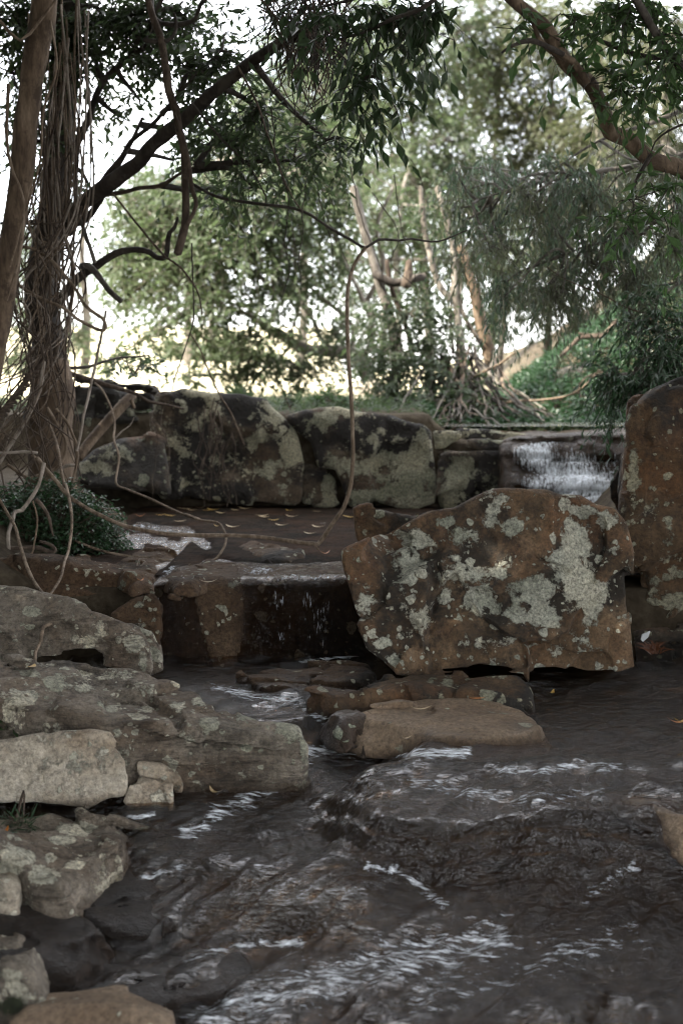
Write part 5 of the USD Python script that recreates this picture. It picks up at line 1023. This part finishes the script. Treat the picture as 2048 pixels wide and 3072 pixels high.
# trees farther back
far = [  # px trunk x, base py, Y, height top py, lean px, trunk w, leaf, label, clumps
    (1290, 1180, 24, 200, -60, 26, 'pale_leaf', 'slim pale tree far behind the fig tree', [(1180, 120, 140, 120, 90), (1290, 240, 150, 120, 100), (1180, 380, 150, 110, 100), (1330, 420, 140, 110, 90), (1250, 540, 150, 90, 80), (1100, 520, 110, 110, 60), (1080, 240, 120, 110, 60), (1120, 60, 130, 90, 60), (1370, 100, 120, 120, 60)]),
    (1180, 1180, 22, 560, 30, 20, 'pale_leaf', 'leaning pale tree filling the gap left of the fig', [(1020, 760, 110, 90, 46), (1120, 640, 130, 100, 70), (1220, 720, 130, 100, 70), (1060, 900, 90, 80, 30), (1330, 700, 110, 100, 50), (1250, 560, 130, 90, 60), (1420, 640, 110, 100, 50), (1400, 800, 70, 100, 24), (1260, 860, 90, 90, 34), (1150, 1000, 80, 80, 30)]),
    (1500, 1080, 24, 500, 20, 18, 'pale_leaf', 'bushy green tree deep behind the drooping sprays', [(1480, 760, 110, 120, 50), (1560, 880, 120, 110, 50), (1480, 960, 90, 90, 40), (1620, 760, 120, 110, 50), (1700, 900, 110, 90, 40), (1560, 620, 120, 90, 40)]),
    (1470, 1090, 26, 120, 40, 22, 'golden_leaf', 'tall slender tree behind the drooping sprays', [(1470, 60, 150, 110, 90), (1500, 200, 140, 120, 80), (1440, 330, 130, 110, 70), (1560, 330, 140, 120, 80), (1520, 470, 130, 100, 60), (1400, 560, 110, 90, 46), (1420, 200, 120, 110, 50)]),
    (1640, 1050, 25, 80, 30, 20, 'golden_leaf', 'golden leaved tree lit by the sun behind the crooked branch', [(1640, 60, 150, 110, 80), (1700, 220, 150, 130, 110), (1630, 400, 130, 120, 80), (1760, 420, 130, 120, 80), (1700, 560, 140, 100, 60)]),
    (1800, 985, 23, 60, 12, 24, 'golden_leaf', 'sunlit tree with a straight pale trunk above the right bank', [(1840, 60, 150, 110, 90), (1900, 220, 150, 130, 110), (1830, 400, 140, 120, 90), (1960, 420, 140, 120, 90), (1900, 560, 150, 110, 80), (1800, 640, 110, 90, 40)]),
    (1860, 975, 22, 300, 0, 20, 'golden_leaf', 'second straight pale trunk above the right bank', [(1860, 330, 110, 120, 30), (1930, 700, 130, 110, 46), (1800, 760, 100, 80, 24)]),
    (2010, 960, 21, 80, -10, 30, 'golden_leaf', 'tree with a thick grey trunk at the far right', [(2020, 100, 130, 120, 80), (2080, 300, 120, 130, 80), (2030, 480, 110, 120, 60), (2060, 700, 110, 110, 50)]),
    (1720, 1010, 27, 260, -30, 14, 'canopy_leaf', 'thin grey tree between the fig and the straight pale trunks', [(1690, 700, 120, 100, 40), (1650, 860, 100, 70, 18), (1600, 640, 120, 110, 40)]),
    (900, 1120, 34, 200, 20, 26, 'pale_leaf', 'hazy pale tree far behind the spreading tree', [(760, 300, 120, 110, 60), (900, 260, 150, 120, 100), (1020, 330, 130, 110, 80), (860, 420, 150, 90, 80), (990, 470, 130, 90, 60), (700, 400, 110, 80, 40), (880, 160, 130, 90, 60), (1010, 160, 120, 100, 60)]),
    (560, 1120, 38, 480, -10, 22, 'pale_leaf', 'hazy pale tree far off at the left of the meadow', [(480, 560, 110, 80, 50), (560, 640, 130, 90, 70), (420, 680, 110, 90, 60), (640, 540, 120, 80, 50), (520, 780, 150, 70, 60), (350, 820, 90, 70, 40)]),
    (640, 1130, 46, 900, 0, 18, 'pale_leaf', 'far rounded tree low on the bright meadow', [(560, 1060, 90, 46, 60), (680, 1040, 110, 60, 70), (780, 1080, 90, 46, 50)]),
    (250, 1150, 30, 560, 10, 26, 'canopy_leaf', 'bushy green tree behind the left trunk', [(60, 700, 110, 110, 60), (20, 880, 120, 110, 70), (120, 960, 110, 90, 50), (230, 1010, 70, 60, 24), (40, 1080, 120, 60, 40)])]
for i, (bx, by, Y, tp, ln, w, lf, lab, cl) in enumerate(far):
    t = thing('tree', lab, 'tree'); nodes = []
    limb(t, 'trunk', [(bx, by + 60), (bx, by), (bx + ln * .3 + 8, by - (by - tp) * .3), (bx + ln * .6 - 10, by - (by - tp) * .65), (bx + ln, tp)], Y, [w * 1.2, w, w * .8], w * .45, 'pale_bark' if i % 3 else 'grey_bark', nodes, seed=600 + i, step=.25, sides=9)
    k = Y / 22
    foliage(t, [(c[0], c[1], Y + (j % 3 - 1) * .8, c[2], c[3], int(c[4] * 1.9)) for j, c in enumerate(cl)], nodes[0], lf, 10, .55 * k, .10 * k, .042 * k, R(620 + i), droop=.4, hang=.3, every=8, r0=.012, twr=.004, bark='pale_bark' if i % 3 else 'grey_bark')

# ------------------------------------------------------------------ low plants
def bush(name, label, cat, cx, cy, Y, rx, ry, n, mat, Ln, Wd, rng, per=7, tl=.12, depth=None, singles=0, up=.6, low=.3, name2='foliage'):
    t = thing(name, label, cat)
    o = at(cx, cy, Y); a, b = rx * Y / FPX, ry * Y / FPX; d = depth or a
    v = unit(rng.normal(0, 1, (n, 3))); v[:, 2] = np.abs(v[:, 2]) - low * rng.random(n); v = unit(v)
    rad = rng.uniform(.72, 1.0, n) * (1 + .5 * fbm(v * 2.2, 3, 5))
    S = o + v * rad[:, None] * [a, d, b]
    D = unit(v * [1, 1, .6] + rng.normal(0, .4, (n, 3)) + [0, 0, up * .5])
    B, Dd, N, Lv, Wv, tw = sprays(S - D * tl * .5, D, tl * np.exp(rng.normal(0, .25, n)), per, Ln, Wd, .4, rng, hang=.15)
    st = [tube(smooth_line(np.array([o - [0, 0, b * .2], (o + p) / 2 + rng.normal(0, .03, 3), p]), n=3), np.linspace(.006, .003, 7), 4, cap=False) for p in S[::6]]
    tag(put('stems', join(st + [twig_mesh(tw, .0015)]), 'brown_vine', t, True), kind='stuff')
    put_leaves(t, (B, Dd, N, Lv, Wv), mat, singles, name2)
    return t
bush('bush', 'dense dark green small leaved bush on the left bank by the pool', 'bush', 120, 1655, 8.0, 270, 225, 1700, 'bush_leaf', .030, .015, R(700), depth=.34, singles=80, low=.1)
bush('shrub', 'young green shrub behind the middle of the back ledge', 'shrub', 985, 1215, 12.2, 60, 60, 60, 'fern_leaf', .05, .022, R(701), low=0)
bush('shrub', 'tiny dark seedling on top of the back ledge left of the hanging vine', 'shrub', 868, 1215, 11.2, 24, 40, 16, 'dark_leaf', .035, .016, R(702), low=0)
bush('shrub', 'low green shrub between the shrub and the fig on the back ledge', 'shrub', 1080, 1230, 12.6, 70, 46, 60, 'canopy_leaf', .05, .022, R(703), low=0)
bush('shrub', 'leafy sprig with oval leaves growing beside the trunk above the dead log', 'shrub', 400, 1110, 9.8, 95, 90, 26, 'canopy_leaf', .06, .026, R(704), low=.1, per=6, tl=.22, singles=40)
bush('fern', 'small green plant in the crack of the stepped shelf', 'plant', 765, 2290, 5.15, 40, 40, 16, 'bush_leaf', .045, .014, R(705), per=5, tl=.06)
bush('fern', 'green plant under the pale edge of the stepped shelf, near the cream pieces', 'plant', 435, 2290, 5.1, 50, 40, 18, 'bush_leaf', .05, .010, R(706), per=5, tl=.06)
bush('fern', 'mossy green plant at the left edge of the broad brown slab', 'plant', 5, 2160, 5.2, 60, 50, 30, 'fern_leaf', .04, .014, R(707), per=5, tl=.07)
bush('fern', 'dark grassy plant in the hollow under the large cream boulder', 'plant', 40, 2490, 4.7, 70, 45, 40, 'bush_leaf', .06, .006, R(708), per=4, tl=.06)
def tuft(name, label, cat, px, py, Y, n, ln, mat, rng, w=.004, spread=.8, blades=True):
    t = thing(name, label, cat); o = at(px, py, Y)
    for i in range(n):
        d = unit(np.array([rng.normal(0, spread), rng.normal(0, spread), 1.0])); L_ = ln * rng.uniform(.6, 1.1)
        P = o + rng.normal(0, ln * .1, 3) * [1, 1, 0] + d * L_ * np.linspace(0, 1, 6)[:, None] + np.array([0, 0, -1]) * (L_ * .5 * np.linspace(0, 1, 6) ** 2)[:, None]
        s = unit(np.cross(d, [0.1, 1, 0])); ww = w * np.array([.7, 1, .9, .7, .4, .05])[:, None]
        V = np.vstack([P + s * ww, P - s * ww + [0, .0005, 0]]); F = np.array([(j, j + 1, j + 7) for j in range(5)] + [(j, j + 7, j + 6) for j in range(5)])
        put('blade', (V, F), mat, t, False)
tuft('grass_tuft', 'spiky grass tuft on top of the back ledge', 'grass', 715, 1195, 11.2, 70, .26, 'canopy_leaf', R(710), w=.005)
tuft('dead_grass', 'reddish dead grass caught between the huge boulder and the right rock', 'dead grass', 1962, 1960, 6.45, 46, .13, 'dead_grass', R(711), w=.003, spread=.6)
V, F = leaves(np.array([at(1925, 1918, 6.4)]), np.array([[1.0, 0, .35]]), np.array([[0, -1.0, .3]]), np.array([.055]), np.array([.04]))
pv = at(np.array([1922, 1926, 1950, 1944, 1928]), np.array([1920, 1904, 1894, 1912, 1926]), 6.4); pb = pv + [0, .012, 0]
V = np.vstack([pv, pb]); F = [(0, 1, 2), (0, 2, 3), (0, 3, 4)] + [(5, 7, 6), (5, 8, 7), (5, 9, 8)] + [f for i in range(5) for f in ((i, (i + 1) % 5, 5 + i), ((i + 1) % 5, 5 + (i + 1) % 5, 5 + i))]
tag(put('bark_piece', (V, F), 'white_bark', None, False), 'white scrap of bark on the reddish dead grass', 'bark')

# plants that cover the right bank
rg = R(720); n = 24000
gx, gy = rg.uniform(.7, 5.5, n), rg.uniform(12.3, 19, n)
keep = fbm(np.stack([gx / .5, gy / .5, gx * 0], 1), 3, 4) + .22 * rg.random(n) > .02
gx, gy = gx[keep], gy[keep]; n = len(gx)
S = np.stack([gx, gy, ground_z(gx, gy) + rg.uniform(.0, .10, n)], 1); D = unit(rg.normal(0, 1, (n, 3)) * [1, 1, .3] + [0, 0, .6])
B, Dd, N, Lv, Wv, tw = sprays(S, D, .14 * np.exp(rg.normal(0, .3, n)), 6, .045, .022, .4, rg)
V, F = leaves(B, Dd, N, Lv, Wv); LEAFN[0] += len(B)
tag(put('ground_cover', (V, F), 'bush_leaf', None, False), 'low green ground cover over the right bank behind the white fall', 'ground cover', kind='stuff')
rg = R(721); n = 2600
gx, gy = rg.uniform(-4, .8, n), rg.uniform(11.3, 15, n)
S = np.stack([gx, gy, ground_z(gx, gy)], 1); D = unit(rg.normal(0, 1, (n, 3)) * [1, 1, .3] + [0, 0, .9])
B, Dd, N, Lv, Wv, tw = sprays(S, D, .13 * np.exp(rg.normal(0, .3, n)), 5, .05, .014, .3, rg)
V, F = leaves(B, Dd, N, Lv, Wv)
tag(put('ground_cover', (V, F), 'canopy_leaf', None, False), 'thin grass and weeds along the flat behind the back ledge', 'ground cover', kind='stuff')
front_rock('boulder', 'round grey boulder half buried in the green right bank', 'boulder', [(1660, 1150), (1675, 1110), (1720, 1090), (1760, 1105), (1775, 1150), (1720, 1160)], 14.2, .7, 'bank_rock', vox=.03, lean=.5, bevel=.12, seed=75)
front_rock('boulder', 'pale hazy boulder in the grass left of the fig roots', 'boulder', [(1050, 1215), (1060, 1160), (1110, 1135), (1160, 1150), (1190, 1200), (1180, 1230), (1080, 1235)], 14.6, .7, 'pale_rock', vox=.03, lean=.5, bevel=.12, seed=76)
limb_t = thing('dead_branch', 'orange brown fallen branch lying across the top of the right bank', 'branch')
limb(limb_t, 'stem', [(1680, 1070), (1720, 1030), (1745, 1010), (1800, 1010), (1830, 985), (1850, 960)], 14.6, [12, 14], 14, 'brown_vine', None, seed=730, step=.1)
limb(limb_t, 'side_branch', [(1735, 1000), (1770, 1004), (1810, 1000)], 14.6, [8], 6, 'brown_vine', None, seed=731, step=.1)
limb_t = thing('dead_branch', 'bent grey twig standing on the right bank near the narrow leaved sprays', 'branch')
limb(limb_t, 'stem', [(1740, 1190), (1735, 1160), (1760, 1130), (1800, 1118), (1850, 1115)], 13.2, [8], 5, 'vine_bark', None, seed=732, step=.08)

# the dead log leaning on the ledge
t = thing('log', 'pale barked dead log leaning on the left end of the back ledge', 'log')
limb(t, 'stem', [(236, 1372), (262, 1335), (300, 1290), (345, 1240), (376, 1207), (397, 1186)], [9.5, 9.9], [30, 31, 33], 30, 'tan_bark', None, seed=740, sides=12, lumps=.14, step=.05)
limb(t, 'stub', [(392, 1200), (398, 1212), (402, 1224)], 9.75, [12], 9, 'tan_bark', None, seed=741, step=.02)

# the broken knot of twigs caught on the kinked vine
t = thing('twig_bundle', 'little bundle of dead twigs caught where the kinked vine touches the rivulet', 'twigs')
for i, a in enumerate([[(575, 1695), (560, 1712), (530, 1735)], [(580, 1698), (565, 1720), (545, 1738)], [(570, 1690), (560, 1705), (552, 1722)]]):
    limb(t, 'twig', a, 7.3, [4], 2, 'vine_bark', None, seed=750 + i, step=.03)
t = thing('dead_twig', 'bleached forked twig lying on the reddish slab beside the rivulet', 'twig')
limb(t, 'stem', [(402, 1735), (410, 1715), (430, 1690), (438, 1685)], 7.2, [5], 3, 'pale_vine', None, seed=755, step=.02)
limb(t, 'fork', [(408, 1718), (412, 1690), (420, 1675), (440, 1676)], 7.2, [4], 2, 'pale_vine', None, seed=756, step=.02)

# ------------------------------------------------------------------ fallen leaves
def fallen(px, py, z, ln, ang, mat, label, group=None, curl=.25, wide=.32):
    o = onz(px, py, z + .006)
    if .3 < z < .41:
        for _ in range(3): o = onz(px, py, max(z, float(pool_z(o[:1], o[1:2])[0])) + .008)
    rr = np.random.default_rng(int(px * 7 + py))
    n = 7; s = np.linspace(0, 1, n); half = wide * .5 * ln * np.sin(np.pi * np.clip(s * .94 + .03, 0, 1)) ** .8
    c, si = math.cos(ang), math.sin(ang)
    x = (s - .5) * ln; bend = .18 * ln * np.sin(np.pi * s) * rr.choice([-1, 1]); lift = curl * ln * (2 * s - 1) ** 2
    rows = []
    for k, hh in ((-1, .10), (0, 0), (1, .10)):
        yy = k * half + bend
        rows.append(np.stack([o[0] + x * c - yy * si, o[1] + x * si + yy * c, o[2] + lift + hh * half * 1.5], 1))
    V = np.vstack(rows); F = []
    for r in range(2):
        for j in range(n - 1):
            A = r * n + j; F += [(A, A + 1, A + n + 1), (A, A + n + 1, A + n)]
    tag(put('fallen_leaf', (V, np.array(F)), mat, None, True), label, 'leaf', group)
rv = R(760)
poolspots = [(553, 1527), (577, 1530), (620, 1531), (705, 1531), (790, 1552), (868, 1531), (876, 1549), (950, 1535), (1045, 1552), (845, 1575), (785, 1547), (510, 1548), (540, 1565), (600, 1522), (640, 1529), (660, 1540), (735, 1525), (820, 1560), (955, 1580), (930, 1600), (480, 1545), (700, 1580)]
for i, (x, y) in enumerate(poolspots):
    fallen(x, y, .358, rv.uniform(.06, .11), rv.uniform(-.7, .7), ['fallen_tan', 'fallen_tan', 'fallen_yellow'][i % 3], ['small tan', 'small curled tan', 'small yellowish'][i % 3] + ' fallen leaf on the dark ' + ('left' if x < 640 else 'middle' if x < 880 else 'right') + ' of the mid pool', 'pale fallen leaves on the mid pool', .12, .3)
fallen(420, 1548, .37, .07, .2, 'fallen_orange', 'orange fallen leaf at the left end of the mid pool')
fallen(974, 1660, .38, .06, .2, 'fallen_orange', 'orange fallen leaf near the low bend of the long thin vine', curl=.3)
fallen(421, 1741, .40, .04, .9, 'fallen_orange', 'tiny orange leaf at the foot of the bleached forked twig')
fallen(625, 1748, .39, .085, .15, 'fallen_tan', 'long pale curled leaf on the lip of the middle fall', curl=.2, wide=.16)
fallen(652, 1578, .365, .05, -.3, 'fallen_yellow', 'yellow green leaf where the kinked vine turns over the pool')
fallen(1263, 2131, .082, .085, .15, 'fallen_tan', 'curled tan leaf lying on the flat tan stone', curl=.22, wide=.18)
fallen(1430, 2098, .085, .06, .1, 'fallen_orange', 'orange leaf on the back edge of the flat tan stone', curl=.1)
fallen(1220, 2217, .0, .04, .5, 'fallen_tan', 'tiny pale leaf in the water before the flat tan stone')
fallen(2030, 2166, .01, .08, .1, 'fallen_orange', 'orange leaf floating at the right edge')
fallen(2040, 2164, .02, .07, .6, 'fallen_yellow', 'yellow orange leaf tucked against the orange one at the right edge')
fallen(1662, 2080, .02, .05, 1.5, 'fallen_yellow', 'yellow green leaf floating in the dark pool right of the flat tan stone')
fallen(92, 2000, .23, .055, 1.2, 'fallen_yellow', 'yellow leaf beside the long vine on the left bank', curl=.1, wide=.45)
fallen(5, 2498, -.16, .06, 1.0, 'fallen_orange', 'orange leaf at the left edge below the large cream boulder')
fallen(240, 3010, -.50, .085, .3, 'fallen_yellow', 'blurred yellow green leaf in the nearest water')
fallen(108, 2985, -.44, .10, 1.3, 'fallen_yellow', 'curled yellow leaf on the mossy rock at the bottom left', curl=.3, wide=.3)
fallen(310, 2820, -.42, .09, -.6, 'fallen_tan', 'tan leaf in the shallow water at the lower left', wide=.4)
fallen(1135, 2540, -.22, .05, .2, 'fallen_yellow', 'yellow green leaf caught at the top of the small chute')
fallen(650, 2375, -.14, .07, -.7, 'fallen_tan', 'pale curled leaf in the water near the stepped shelf', curl=.2, wide=.25)
print('triangles in rocks and water', TRI[0], 'leaves', LEAFN[0])
